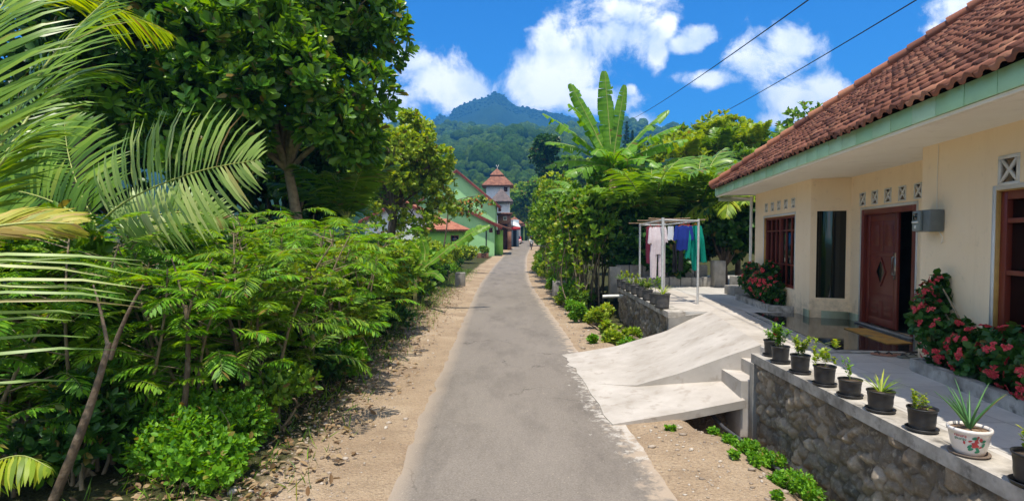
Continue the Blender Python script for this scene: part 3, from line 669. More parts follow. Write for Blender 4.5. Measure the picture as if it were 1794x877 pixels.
def rubble_obj(name, p0, p1, z0, z1, parent, nrm, local, cell=0.2, seed=1, step=0.022):
    p0 = np.array(p0, float); p1 = np.array(p1, float); Lg = np.linalg.norm(p1-p0); d = (p1-p0)/Lg
    parts = []; q, hg, rn, e, nu, nv = rubble(0, Lg, z0, z1, cell, step, seed)
    Vx = np.zeros((len(q),3)); Vx[:,:2] = p0 + q[:,:1]*d + hg[:,None]*np.array(nrm)[:2]; Vx[:,2] = q[:,1]
    i, j = np.meshgrid(np.arange(nv-1), np.arange(nu-1), indexing='ij'); b = i*nu+j
    mb = MB(); mb.add(Vx, np.stack([b, b+1, b+nu+1, b+nu], -1).reshape(-1,4))
    return mb.build(name, M['stone'], parent, True, attrs={'stone': rn, 'joint': e}, local=local)

# ------------------------------------------------------------------ terrace, ramp, steps
TZ = 0.85
ta = math.atan(0.143); A = np.array([math.sin(ta), math.cos(ta)]); Nn = np.array([math.cos(ta), -math.sin(ta)]); O2 = np.array([4.25, 0.])
def HWp(w, s): return O2 + A*s + Nn*w                       # house frame -> world xy
xe = lambda y: 3.11 + 0.022*y                                # outer line of the retaining wall
t = MB()
far1 = HWp(3, 20); 
t.prism([(xe(-3)+.2,-3),(14,-3),(14,25),(5.6,25),(5.2,18.9),(xe(18.9)+.12,18.9),(xe(12.4)+.12,12.4),(4.22,12.2),(3.62,8.25),(3.62,7.78),(xe(7.7)+.1,7.7)], -0.5, TZ)
ter = t.build('terrace', M['tiles'], bevel=0.01); ter.location = (0,0,0); tag(ter, kind='structure')
# pale plain screed in front of the washing line
t = MB(); t.prism([(4.22,12.2),(3.64,8.3),*[tuple(HWp(-0.95,7.9))],*[tuple(HWp(-0.87,11.95))],*[tuple(HWp(-1.15,14.5))],(4.9,18.7),(xe(18.6)+.35,18.6),(xe(12.4)+.35,12.5)], TZ-.03, TZ+0.006)
tag(t.build('courtyard_screed', M['ramp']), kind='structure')
# black polished porch floor
t = MB(); pts = [HWp(-.86,7.86), HWp(.0,7.86), HWp(.64,7.86), HWp(.64,11.1), HWp(.0,11.95), HWp(-.86,11.95)]
t.prism([tuple(p) for p in pts], TZ+.007, TZ+.03); tag(t.build('porch_floor', M['black_tile'], bevel=0.004), kind='structure')
t = MB(); pts = [HWp(-1.0,7.74), HWp(.0,7.74), HWp(.0,7.855), HWp(-.865,7.855), HWp(-.865,12.0), HWp(-1.0,12.1)]
t.prism([tuple(p) for p in pts], TZ+.007, TZ+.024); tag(t.build('porch_edging', M['coping']), kind='structure')

# driveway ramp
rg = MB(); k = 24; le = np.array([(1.08,11.80,.0),(2.2,12.0,.14),(3.27,12.14,.43),(3.8,12.17,.68),(4.25,12.2,.858)]); ri = np.array([(1.22,9.45,.0),(1.95,9.0,.07),(2.6,8.72,.34),(3.2,8.43,.66),(3.64,8.28,.858)])
tt = np.linspace(0,1,k); LE = np.stack([np.interp(tt, np.linspace(0,1,5), le[:,i]) for i in range(3)],-1); RI = np.stack([np.interp(tt, np.linspace(0,1,5), ri[:,i]) for i in range(3)],-1)
rows = np.stack([LE*(1-s)+RI*s for s in np.linspace(0,1,14)],1); rows[...,2] += 0.018
rows[...,0] += (np.arange(k) == 0)[:,None]*(rng.normal(0,.03,14))[None]
i, j = np.meshgrid(np.arange(k-1), np.arange(13), indexing='ij'); b_ = i*14+j
rg.add(rows.reshape(-1,3), np.stack([b_, b_+14, b_+15, b_+1][::-1], -1).reshape(-1,4))
for side in (0,13):
    top = rows[:,side]; bot = top.copy(); bot[:,2] = -0.6; Vs = np.concatenate([top,bot]); rg.add(Vs, [(q,q+1,k+q+1,k+q) for q in range(k-1)], 0)
tag(rg.build('concrete_ramp', M['ramp']), kind='structure')
# landing slab and steps
ld = MB(); lp = [(1.30,7.30,.022),(2.3,7.56,.10),(3.16,7.66,.235),(3.16,8.46,.30),(2.55,8.76,.20),(1.98,9.02,.075),(1.22,9.46,.02),(1.22,8.8,.02),(1.27,8.2,.02),(1.25,7.7,.02)]
ld.prism([(p[0],p[1],p[2]-(.11 if p[0]>1.5 else .06),p[2]) for p in lp], 0, 0); tag(ld.build('landing_slab', M['ramp'], bevel=0.006), kind='structure')
stp = MB()
for x0, z1 in ((3.13,.475),(3.38,.665)): stp.prism([(x0,7.74,-.3,z1),(3.63,7.74,-.3,z1),(3.63,8.27,-.3,z1),(x0,8.47,-.3,z1)], 0, 0)
tag(stp.build('steps', M['ramp'], bevel=0.01), kind='structure')

# near retaining wall with coping
rw = thing('retaining_wall', 'rubble stone retaining wall with cement coping carrying the row of black pots', 'wall', (xe(5),5,0))
rubble_obj('stone_face', (xe(-2.5)+.045,-2.5), (xe(7.56)+.045,7.56), -0.5, 0.745, rw, (-1,0), (xe(5),5,0), 0.165, 3)
cp = MB(); cp.prism([(xe(-2.6)-.03,-2.6),(xe(-2.6)+.30,-2.6),(xe(7.72)+.30,7.72),(xe(7.72)-.03,7.72)], 0.745, TZ+.012); cp.build('coping', M['coping'], rw, bevel=0.008, local=(xe(5),5,0))
ep = MB(); ep.box(xe(7.6)-.045, xe(7.6)+.5, 7.6, 7.715, -.5, .742); ep.build('end_pillar', M['concrete'], rw, bevel=0.008, local=(xe(5),5,0))
# far planter wall
fw = thing('planter_wall', 'low stone wall with cement coping under the grey pots', 'wall', (xe(15),15,0))
rubble_obj('stone_face', (xe(12.2)+.045,12.3), (xe(18.7)+.045,18.7), -0.4, 0.73, fw, (-1,0), (xe(15),15,0), 0.24, 5, 0.035)
cp = MB(); cp.prism([(xe(12.15)-.04,12.15),(xe(12.15)+.34,12.17),(xe(18.8)+.34,18.8),(xe(18.8)-.04,18.8)], 0.732, TZ+.01); cp.build('coping', M['coping'], fw, bevel=0.01, local=(xe(15),15,0))
ew = MB(); ew.prism([(xe(12.2)-.02,12.155,.0,.73),(4.26,12.185,.5,.848),(4.26,12.3,.5,.848),(xe(12.2)-.02,12.3,.0,.73)], 0, 0); ew.build('end_wall', M['concrete'], fw, local=(xe(15),15,0))
# back wall of the courtyard
bw = thing('boundary_wall', 'low grey block wall behind the washing line, in two tiers', 'wall', (5,19.2,TZ))
m_ = MB()
def blocks(mb, x0, x1, y0, y1, z0, z1, n, mat=0, slant=0.0):
    e = np.linspace(x0, x1, n+1)
    for q in range(n):
        dy = slant*(e[q]-x0); mb.box(e[q]+.006, e[q+1]-.006, y0+dy+rng.uniform(0,.03), y1+dy, z0, z1+rng.uniform(-.015,.015), mat)
blocks(m_, 3.4, 6.7, 19.0, 19.3, TZ-.1, 1.16, 9, slant=-.05); m_.build('lower_course', M['concrete'], bw, bevel=0.015, local=(5,19.2,TZ))
m_ = MB(); blocks(m_, 3.55, 6.6, 19.35, 19.6, TZ, 1.56, 7, slant=-.05); m_.build('upper_course', M['concrete'], bw, bevel=0.015, local=(5,19.2,TZ))
m_ = MB(); m_.box(6.6,6.98,18.6,19.0,TZ,1.72); tag(m_.build('concrete_post', M['concrete'], bevel=.02), 'squat square concrete post at the right end of the low wall', 'post')
m_ = MB(); m_.box(3.25,3.6,18.85,19.2,TZ-.3,1.5); tag(m_.build('wall_pier', M['concrete'], bevel=.02), 'concrete pier at the left corner of the courtyard wall', 'post')
m_ = MB(); m_.box(6.15,7.6,15.75,16.5,TZ,1.1); m_.box(6.6,8.6,16.5,17.3,TZ,1.32); tag(m_.build('concrete_steps', M['concrete'], bevel=.012), 'two grey concrete steps beside the far corner of the cream house', 'steps')

# ------------------------------------------------------------------ the cream house
H = thing('bungalow', 'cream bungalow with red clay tile roof, pale green fascia and red brown joinery', 'house', (4.25,0,TZ), -ta)
def quadwall(mb, p0, p1, z0, z1, holes=(), th=0.16):
    """wall from p0 to p1 (local x,y); outside is to the left of p0->p1 ... holes (a0,a1,z0,z1) along it"""
    p0 = np.array(p0, float); p1 = np.array(p1, float); Lg = np.linalg.norm(p1-p0); d = (p1-p0)/Lg; inn = np.array([d[1], -d[0]])
    aa = sorted({0.0, Lg, *[h[0] for h in holes], *[h[1] for h in holes]}); zz = sorted({z0, z1, *[h[2] for h in holes], *[h[3] for h in holes]})
    def P(a_, z_, t_): q = p0+d*a_+inn*t_; return (q[0], q[1], z_)
    for i in range(len(aa)-1):
        for j in range(len(zz)-1):
            am = (aa[i]+aa[i+1])/2; zm = (zz[j]+zz[j+1])/2
            if any(h[0] < am < h[1] and h[2] < zm < h[3] for h in holes): continue
            for t_ in (0, th): mb.add([P(aa[i],zz[j],t_),P(aa[i+1],zz[j],t_),P(aa[i+1],zz[j+1],t_),P(aa[i],zz[j+1],t_)], [(0,1,2,3) if t_ else (3,2,1,0)])
    for (a0,a1,b0,b1) in holes:
        for (x,y_) in (((a0,b0),(a0,b1)),((a0,b1),(a1,b1)),((a1,b1),(a1,b0)),((a1,b0),(a0,b0))):
            mb.add([P(x[0],x[1],0),P(y_[0],y_[1],0),P(y_[0],y_[1],th),P(x[0],x[1],th)], [(0,1,2,3)])
SOF = 2.74; w = MB()
vsz = .085
vfar = [(14.22-q*.4775, 2.335) for q in range(5)]; vdoor = [(10.64-q*.45, 2.29) for q in range(5)]; vnear = [(5.93, 2.265)]
# runs go along +s; the outside is at -w: wall from (0,s0) to (0,s1) has left side = -w
hf = [(12.2-11.32,14.4-11.32,.5,2.09)] + [(s-11.32-vsz,s-11.32+vsz,z-vsz,z+vsz) for s,z in vfar]
quadwall(w, (0,11.32), (0,15.2), 0, SOF, hf)
hd = [(8.88-7.5,10.66-7.5,.03,2.09)] + [(s-7.5-.09,s-7.5+.09,z-.1,z+.1) for s,z in vdoor]
quadwall(w, (.65,7.5), (.65,11.12), 0, SOF, hd)
hn = [(4.3+2.5,6.11+2.5,.3,2.07)] + [(s+2.5-.115,s+2.5+.115,z-.12,z+.12) for s,z in vnear] 
quadwall(w, (0,-2.5), (0,7.5), 0, SOF, hn)
quadwall(w, (.65,11.12), (0,11.32), 0, SOF, [(.07,.57,.42,2.11)])
quadwall(w, (0,7.5), (.65,7.5), 0, SOF)
quadwall(w, (0,15.2), (9,15.2), 0, SOF); quadwall(w, (9,15.2), (9,-2.5), 0, SOF); quadwall(w, (9,-2.5), (0,-2.5), 0, SOF)
w.build('wall', M['cream'], H)
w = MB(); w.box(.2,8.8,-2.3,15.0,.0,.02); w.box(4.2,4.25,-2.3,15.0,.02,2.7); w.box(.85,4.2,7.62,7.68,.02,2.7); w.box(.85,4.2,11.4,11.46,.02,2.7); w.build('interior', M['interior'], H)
sk = MB(); 
def bandw(mb, p0, p1, z0, z1, t=.012):
    p0 = np.array(p0,float); p1 = np.array(p1,float); d = unit(p1-p0); o_ = np.array([-d[1], d[0]])*t
    mb.prism([tuple(p0+o_),tuple(p0),tuple(p1),tuple(p1+o_)][::-1], z0, z1)
bandw(sk,(.64,11.12),(0,11.34),.03,.17); bandw(sk,(-.0,11.3),(-.0,11.6),.03,.17); bandw(sk,(.65,10.72),(.65,11.1),.03,.17)
sk.build('skirting', M['greenband'], H)
# ventilation blocks
def vent(s, z, w0, hs, hz, fr=.02):
    m = MB(); x = w0-.012
    for (y0,y1,z0,z1) in ((-hs-fr,hs+fr,hz,hz+fr),(-hs-fr,hs+fr,-hz-fr,-hz),(-hs-fr,-hs,-hz,hz),(hs,hs+fr,-hz,hz)): m.box(x, x+.05, s+y0, s+y1, z+z0, z+z1)
    for sg in (1,-1):
        q = .014; L_ = math.hypot(hs,hz); dy, dz = hs/L_, sg*hz/L_
        a = np.array([[-hs,-sg*hz],[hs,sg*hz]]); nrm = np.array([-dz,dy])*q
        pts = [a[0]+nrm,a[0]-nrm,a[1]-nrm,a[1]+nrm]; xo = x+.004*(sg+1)
        Vv = [(xo,s+p[0],z+p[1]) for p in pts]+[(xo+.03,s+p[0],z+p[1]) for p in pts]
        m.add(Vv, [(0,1,2,3),(7,6,5,4),(0,4,5,1),(1,5,6,2),(2,6,7,3),(3,7,4,0)])
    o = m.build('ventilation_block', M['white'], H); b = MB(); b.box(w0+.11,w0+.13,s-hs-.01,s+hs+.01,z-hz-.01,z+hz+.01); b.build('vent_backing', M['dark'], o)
for s,z in vfar: vent(s,z,0,vsz,vsz)
for s,z in vdoor: vent(s,z,.65,.09,.1)
for s,z in vnear: vent(s,z,0,.115,.12,.035)
# windows
def window(s0, s1, z0, z1, cols, rows, w0, mull=None, bar=.03, fr=.06, depth=.09):
    f = MB(); x0, x1 = w0+depth-.05, w0+depth+.02
    f.box(x0,x1,s0,s0+fr,z0,z1); f.box(x0,x1,s1-fr,s1,z0,z1); f.box(x0+.001,x1-.001,s0+fr,s1-fr,z1-fr,z1); f.box(x0+.001,x1-.001,s0+fr,s1-fr,z0,z0+fr)
    if mull: f.box(x0-.004,x1+.004,mull-.045,mull+.045,z0+fr,z1-fr)
    for c_ in cols: f.box(x0+.012,x1-.02,c_-bar/2,c_+bar/2,z0+fr,z1-fr)
    for r_ in rows: f.box(x0+.008,x1-.016,s0+fr,s1-fr,r_-bar/2,r_+bar/2)
    o = f.build('window', M['red_wood'], H, bevel=.004)
    g_ = MB(); g_.box(x1-.012,x1-.006,s0+fr-.01,s1-fr+.01,z0+fr-.01,z1-fr+.01); g_.build('pane', M['glass'], o)
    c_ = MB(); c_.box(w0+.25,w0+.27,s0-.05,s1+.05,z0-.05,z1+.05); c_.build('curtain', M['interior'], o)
    rv = MB(); t_ = .014
    rv.box(w0+.001,w0+depth,s1-t_,s1-.002,z0,z1-.002); rv.box(w0+.001,w0+depth,s0+.002,s0+t_,z0,z1-.002); rv.box(w0+.001,w0+depth,s0+t_,s1-t_,z1-t_,z1-.003); rv.build('reveal', M['ochre'], o)
    ar = MB(); e = .05; q = .006
    ar.box(w0-q,w0+.004,s1+.001,s1+e,z0,z1+e); ar.box(w0-q,w0+.004,s0-e,s0-.001,z0,z1+e); ar.box(w0-q,w0+.004,s0,s1,z1+.001,z1+e); ar.build('architrave', M['white'], o)
window(12.2,14.4,.5,2.09,[12.58,12.92,13.65,14.0],[1.0,1.76],0,13.3)
window(4.3,6.11,.3,2.07,[5.6,4.75],[1.21,1.75],0,5.15,.05,.1)
g_ = MB(); d = unit(np.array([0-.65,.2])); P0 = np.array([.65,11.12])+d*.06; P1 = np.array([.65,11.12])+d*.58; inn = np.array([d[1],-d[0]])
g_.prism([tuple(P0+inn*.05),tuple(P1+inn*.05),tuple(P1+inn*.07),tuple(P0+inn*.07)][::-1], .41, 2.12); g_.build('glass_panel', M['glass'], H)
# door
D = MB(); x0,x1 = .65,.80
for (a,b,c_,e) in ((8.88,8.97,.03,2.09),(10.57,10.66,.03,2.09)): D.box(x0-.012,x1,a,b,c_,e)
D.box(x0-.01,x1,8.97,10.57,2.0,2.09); D.build('door_frame', M['red_wood'], H, bevel=.004)
ar = MB(); ar.box(.642,.652,10.665,10.71,.03,2.14); ar.box(.642,.652,8.83,8.875,.03,2.14); ar.box(.642,.652,8.875,10.665,2.095,2.14); ar.build('door_architrave', M['white'], H)
th_ = MB(); th_.box(.56,.66,8.86,10.68,.03,.06); th_.build('threshold', M['concrete'], H)
dl = MB(); a,b = 9.5,10.565; x0 = .70
dl.box(x0+.008,x0+.04,a,b,.07,2.0)                               # slab
def rails(y0,y1,z0,z1,t=.009): dl.box(x0,x0+.0078,y0,y1,z0,z1)
rails(a,a+.11,.07,2.0); rails(b-.11,b,.07,2.0); rails(a+.11,b-.11,1.88,2.0); rails(a+.11,b-.11,.07,.2); rails(a+.11,b-.11,.5,.62); rails(a+.11,b-.11,1.28,1.36)
mid=(a+b)/2; rails(mid-.05,mid+.05,1.36,1.88); rails(mid-.05,mid+.05,.2,.5)
for yy in (a+.17,mid+.09):
    dl.box(x0+.001,x0+.0075,yy,yy+.24,1.45,1.8); dl.box(x0+.001,x0+.0075,yy,yy+.24,.26,.32); dl.box(x0+.001,x0+.0075,yy,yy+.24,.37,.43)
def ring(cy_,cz,hy,hz,tn,xa,xb):
    o_ = [(0,hz),(hy,0),(0,-hz),(-hy,0)]; i_ = [(0,hz-tn*1.5),(hy-tn,0),(0,-hz+tn*1.5),(-hy+tn,0)]
    V = [(xa,cy_+p[0],cz+p[1]) for p in o_+i_]+[(xb,cy_+p[0],cz+p[1]) for p in o_+i_]
    f = [(k_, (k_+1)%4, 4+(k_+1)%4, 4+k_) for k_ in range(4)]+[(8+(k_+1)%4,8+k_,12+k_,12+(k_+1)%4) for k_ in range(4)]+[((k_+1)%4,k_,8+k_,8+(k_+1)%4) for k_ in range(4)]
    dl.add(V,f)
ring(mid,1.0,.17,.25,.035,x0-.012,x0+.01)
door = dl.build('door', M['red_wood'], H, bevel=.003)
dg = MB(); dg.add([(x0-.003,mid,1.2),(x0-.003,mid+.135,1.0),(x0-.003,mid,.8),(x0-.003,mid-.135,1.0)],[(0,1,2,3)]); dg.build('door_pane', M['glass'], door)
hd_ = MB(); hd_.tube([(x0,9.58,1.28),(x0-.045,9.58,1.26),(x0-.045,9.58,.98),(x0,9.58,.96)],.012,8); hd_.box(x0-.006,x0,9.545,9.615,.9,1.34); hd_.build('handle', M['metal'], door)
dl = MB(); dl.box(.84,.88,8.9,8.96,.07,2.0); dl.box(.84,1.62,8.92,8.96,.07,2.0); dl.build('door', M['red_wood'], H)     # leaf swung inwards
# soffit, fascia, gutter shadow gap
EW = -.95; S0, S1 = -3.4, 15.45
sf = MB(); sf.box(EW+.02,10,S0+.02,S1-.02,SOF,SOF+.03); sf.build('soffit', M['ceil'], H)
for s_ in np.arange(-3+.6, 15, 1.22):
    pass
tr_ = MB(); tr_.box(-.055,-.0,-2.5,15.2,SOF-.05,SOF-.004); 
mo = MB(); mo.box(EW+.0,EW+.06,S0,S1,SOF-.045,SOF-.002); mo.build('eave_moulding', M['ceil'], H, bevel=.01)
fa = MB(); e = np.concatenate([np.arange(S0, S1, .42), [S1]])
for q in range(len(e)-1): fa.box(EW-.03+rng.uniform(0,.004), EW-.005, e[q]+.006, e[q+1]-.006, SOF-.01+rng.uniform(-.004,.004), SOF+.185)
e2 = np.arange(EW, 10, .42)
for q in range(len(e2)-1): fa.box(e2[q]+.006, e2[q+1]-.006, S1+.002, S1+.027, SOF-.01, SOF+.185)
fa.build('fascia', M['fascia'], H, bevel=.003)
fb = MB(); fb.box(EW-.004,EW+.02,S0,S1,SOF+.0,SOF+.175); fb.box(EW,10,S1-.02,S1,SOF+.0,SOF+.175); fb.build('fascia_board', M['dark'], H)
# roof
SL = .74; ez = SOF+.17; ew = EW-.10; es0, es1 = S0-.1, S1+.1; bwk = 10.1; rw_ = (bwk-ew)/2
def roof_tiles(mb, org, ax_, inw, length, hip0, hip1, tw=.2, tl=.235):
    """org corner at the eave, ax_ unit vector along it, inw unit vector inwards"""
    nrow = int(rw_*math.hypot(1,SL)/tl)+1; ncol = int(length/tw)+1; cs = 1/math.hypot(1,SL); sn = SL*cs
    up = np.array([inw[0]*cs, inw[1]*cs, sn]); nm = np.array([-inw[0]*sn, -inw[1]*sn, cs]); al = np.array([ax_[0],ax_[1],0.])
    pr = np.array([0,.14,.3,.46,.62,.8,1.0]); pz = np.array([.0,.024,.036,.026,.0,-.012,.0])
    for r_ in range(nrow):
        t0 = r_*tl; hor = t0*cs
        if hor > rw_-.1: break
        jitr = rng.normal(0,.006)
        for c_ in range(ncol):
            a0 = c_*tw + jitr; am = a0+tw/2
            hb = (t0+tl)*cs
            if am < hb*hip0-.04 or am > length-hb*hip1+.04: continue
            g0 = rng.normal(0,.010); g1 = rng.normal(0,.007); tg_ = rng.normal(0,.02)
            A_ = a0+pr*tw*1.03
            low = np.array(org)+A_[:,None]*al+(t0-.02+g0+(pr[:,None]-.5)*tg_)*up+(pz[:,None]+.05+g1)*nm
            hi = np.array(org)+A_[:,None]*al+(t0+tl+g0)*up+(pz[:,None]+.012)*nm
            lip = low-nm*.05
            V = np.concatenate([lip,low,hi]); f = [(q,q+1,8+q,7+q) for q in range(6)]+[(7+q,8+q,15+q,14+q) for q in range(6)]
            mb.add(V,f)
rf = MB(); roof_tiles(rf,(ew,es0,ez),(0,1),(1,0),es1-es0,1,1)
roof_tiles(rf,(bwk,es1,ez),(-1,0),(0,-1),bwk-ew,1,1,.3,.4)
roof_tiles(rf,(ew,es0,ez),(1,0),(0,1),bwk-ew,1,1,.3,.4); roof_tiles(rf,(bwk,es1,ez),(0,-1),(-1,0),es1-es0,1,1,.3,.4)
roof = rf.build('roof', M['tile'], H, smooth=True)
bm_ = MB(); rz_ = ez+SL*rw_-.01; e_ = .12; V = [(ew+e_,es0+e_,ez-.0+e_*SL-.03),(bwk-e_,es0+e_,ez+e_*SL-.03),(bwk-e_,es1-e_,ez+e_*SL-.03),(ew+e_,es1-e_,ez+e_*SL-.03),(ew+rw_,es0+rw_,rz_-.03),(ew+rw_,es1-rw_,rz_-.03)]
bm_.add(V,[(3,0,4,5),(1,2,5,4)]); bm_.add(V,[(0,1,4),(2,3,5)]); bm_.add(V,[(0,3,2,1)]); bm_.build('roof_underlay', M['dark'], H)
def cap(p, q, n_):
    m = MB(); p = np.array(p,float); q = np.array(q,float); d = (q-p)/n_
    for i_ in range(n_):
        a_ = p+d*i_; b_2 = p+d*(i_+1.08); m.tube([a_+[0,0,.085],b_2+[0,0,.055]],[.125+rng.normal(0,.004),.105],10)
    return m
m = cap((ew,es1,ez+.03),(ew+rw_,es1-rw_,rz_+.05),24); m.build('hip_cap', M['tile'], roof)
m = cap((ew,es0,ez+.03),(ew+rw_,es0+rw_,rz_+.05),24); m.build('hip_cap', M['tile'], roof)
m = cap((ew+rw_,es0+rw_,rz_+.05),(ew+rw_,es1-rw_,rz_+.05),24); m.build('ridge_cap', M['tile'], roof)
dp = MB(); dp.tube([(-.09,15.27,2.7),(-.09,15.27,.05)],.035,10); dp.tube([(-.09,15.27,2.62),(-.35,15.3,2.66),(-.8,15.35,2.68)],.03,8); dp.build('downpipe', M['white'], H, True)
bb = MB(); bb.box(-.9,-.02,15.3,15.38,SOF-.16,SOF-.05); bb.build('bracket_beam', M['greenband'], H)

# electricity meter with its conduit wire
me_ = thing('electricity_meter', 'small grey electricity meter box on the cream wall right of the door', 'meter', tuple([*HWp(-.0,7.15),TZ+1.78]), -ta)
m = MB(); m.box(-.17,-.003,-.16,.16,-.13,.14); m.build('casing', M['meter'], me_, bevel=.012)
m = MB(); m.box(-.21,-.172,-.02,.15,-.12,.13); cv = m.build('front_cover', mat_flat('meter front', (0.2,0.225,0.21), .45), me_, bevel=.008)
m = MB(); m.box(-.216,-.211,.03,.12,.02,.10); m.build('display_window', M['glass'], cv)
m = MB(); m.box(-.225,-.211,.0,.13,-.02,.0); m.box(-.216,-.211,.05,.09,-.09,-.05); m.build('latch', M['white'], cv)
m = MB(); m.tube([(-.005,.0,.14),(-.005,.01,.5),(-.005,.0,.94)],.004,5); m.tube([(-.03,-.1,-.13),(-.02,-.16,-.2),(-.02,-.14,-.27),(-.02,-.18,-.24)],.005,5); m.build('cable', M['ceil'], me_)
# things at the door
dm = MB(); p = HWp(.32,9.2); q0 = [HWp(.05,8.4),HWp(.42,8.45),HWp(.42,9.9),HWp(.05,9.85)]
M['mat_w'] = mat_var('woven doormat', (0.45,0.22,0.05), (0.55,0.32,0.08), 6, .95, (0.08,0.13,0.12), 3.2, 1.0, .6, .01, 90)
dm.prism([tuple(p_) for p_ in [q0[0],q0[1],q0[2],q0[3]]], TZ+.031, TZ+.043); tag(dm.build('doormat', M['mat_w']), 'thin orange and teal doormat on the black porch floor', 'doormat')
def slipper(x, y, rz, col, label):
    o = thing('slipper', label, 'slipper', (x,y,TZ+.008), rz, 'slippers left at the porch edge')
    m = MB(); th = np.linspace(0,2*math.pi,20,endpoint=False); px = .045*np.cos(th)*(1+.18*np.sin(th)); py = .13*np.sin(th)
    m.prism([(a_,b_) for a_,b_ in zip(px,py)],0,.022); m.build('sole', col, o, bevel=.004)
    m = MB(); m.tube([(-.045,.02,.02),(-.02,.05,.045),(0,.085,.025),(.02,.05,.045),(.045,.02,.02)],.008,6); m.build('strap', M['black_pot'], o, True)
sc = [mat_flat('slipper tan',(0.35,0.16,0.1),.6),mat_flat('slipper grey',(0.2,0.2,0.16),.6)]
sl = HWp(-.38,7.62); slipper(sl[0],sl[1],.9,sc[0],'reddish slipper, the left of those left at the porch edge'); slipper(sl[0]+.14,sl[1]-.03,1.2,sc[0],'reddish slipper in the middle of those left at the porch edge')
sl = HWp(-.12,7.5); slipper(sl[0],sl[1],1.4,sc[1],'grey slipper nearer the wall at the porch edge'); slipper(sl[0]+.16,sl[1]+.08,1.6,sc[1],'grey slipper touching the wall at the porch edge')

# flower beds and flowering bushes
def bed(pts, label, hgt=.14):
    o = thing('flower_bed', label, 'flower bed', (*pts[0],TZ)); P = [np.array(p,float) for p in pts]; loc = (*pts[0],TZ)
    m = MB()
    for a_,b_2 in zip(P[:-1],P[1:]):
        d_ = unit(b_2-a_); n_ = np.array([-d_[1],d_[0]])*.05; m.prism([tuple(a_-n_),tuple(b_2-n_+d_*.02),tuple(b_2+n_+d_*.02),tuple(a_+n_)],TZ-.01,TZ+hgt)
    m.build('kerb', M['coping'], o, bevel=.01, local=loc)
    m = MB(); m.prism([tuple(p) for p in P],TZ,TZ+hgt-.05); m.build('soil', M['soil'], o, local=loc); return o
bed([HWp(0,6.95),HWp(-.42,6.75),HWp(-.42,2.2),HWp(0,2.2)], 'kerbed soil bed below the large window, planted with red flowers')
bed([HWp(0,15.0),HWp(-.5,14.9),HWp(-.42,12.4),HWp(0,12.2)], 'kerbed soil bed below the far window, planted with red flowers')
def flowerbush(name, label, blobs, base, nfl, L=.085, bias=0.4):
    o = thing(name, label, 'flowering bush', tuple(base)); c = np.array([b[:3] for b in blobs]); r = np.array([b[3] for b in blobs])
    w_ = r**2/np.sum(r**2); n_ = int(750*np.sum(r**2)/.35); i_ = rng.choice(len(c), n_, p=w_); d_ = rdir(n_); p_ = c[i_]+d_*(r[i_]*rng.uniform(.5,1.03,n_))[:,None]
    k_ = p_[:,2] > base[2]+.05; p_ = p_[k_]; d_ = d_[k_]
    m = MB(); rosettes(m, p_, unit(d_+[0,0,.4]), 5, L, L*.42, ELL, 1.1); m.build('foliage', M['leaf_dark'], o, local=base)
    i_ = rng.choice(len(c), nfl, p=w_); d_ = rdir(nfl); d_[:,0] = np.where(rng.random(nfl)<.75,-abs(d_[:,0]),d_[:,0]); d_[:,1] = np.where(rng.random(nfl)<.6,-abs(d_[:,1]),d_[:,1]); d_ = unit(d_); p_ = c[i_]+d_*(r[i_]*1.05)[:,None]; k_ = p_[:,2]>base[2]+.12; p_=p_[k_]; d_=d_[k_]
    m = MB()
    for _ in range(16):
        off = unit(np.cross(d_, rdir(len(d_))))*rng.uniform(0,.042,len(d_))[:,None]
        q_ = p_+off; 
        for a_ in range(4):
            dd_ = unit(np.cross(d_, rdir(len(d_)))*1.0+d_*.3); inst(m, DIAM, q_, dd_, d_, .02, .011)
    m.build('flower_heads', M['flower'], o, local=base)
    m = MB()
    for q_ in range(len(c)): m.tube(curve(np.array(base)+rng.normal(0,.05,3)*[1,1,0], c[q_], (0,0,.05), 6), np.linspace(.02,.008,6), 5)
    m.build('stem', M['bark_pale'], o, True, local=base)
def HL(w_, s, z): q_ = HWp(w_, s); return (q_[0], q_[1], TZ+z)
flowerbush('flowering_bush','dark green bush with crimson flower clusters, nearest the camera under the large window',
   [(*HL(-.22,6.8,.6),.24),(*HL(-.12,6.95,.9),.18),(*HL(-.2,6.45,.38),.3),(*HL(-.12,6.98,.75),.2),(*HL(-.2,5.9,.36),.3),(*HL(-.2,5.45,.42),.3),(*HL(-.22,5.0,.34),.3),(*HL(-.2,4.5,.34),.28),(*HL(-.1,6.9,1.05),.09)], HL(-.2,5.9,.05), 170)
flowerbush('flowering_bush','dark green bush with red flowers below the far window, beside the glass panel',
   [(*HL(-.28,14.4,.55),.3),(*HL(-.25,13.8,.45),.34),(*HL(-.26,13.2,.5),.34),(*HL(-.22,12.8,.35),.28),(*HL(-.2,14.7,.8),.2),(*HL(-.2,13.2,.85),.22)], HL(-.2,13.4,.05), 95)

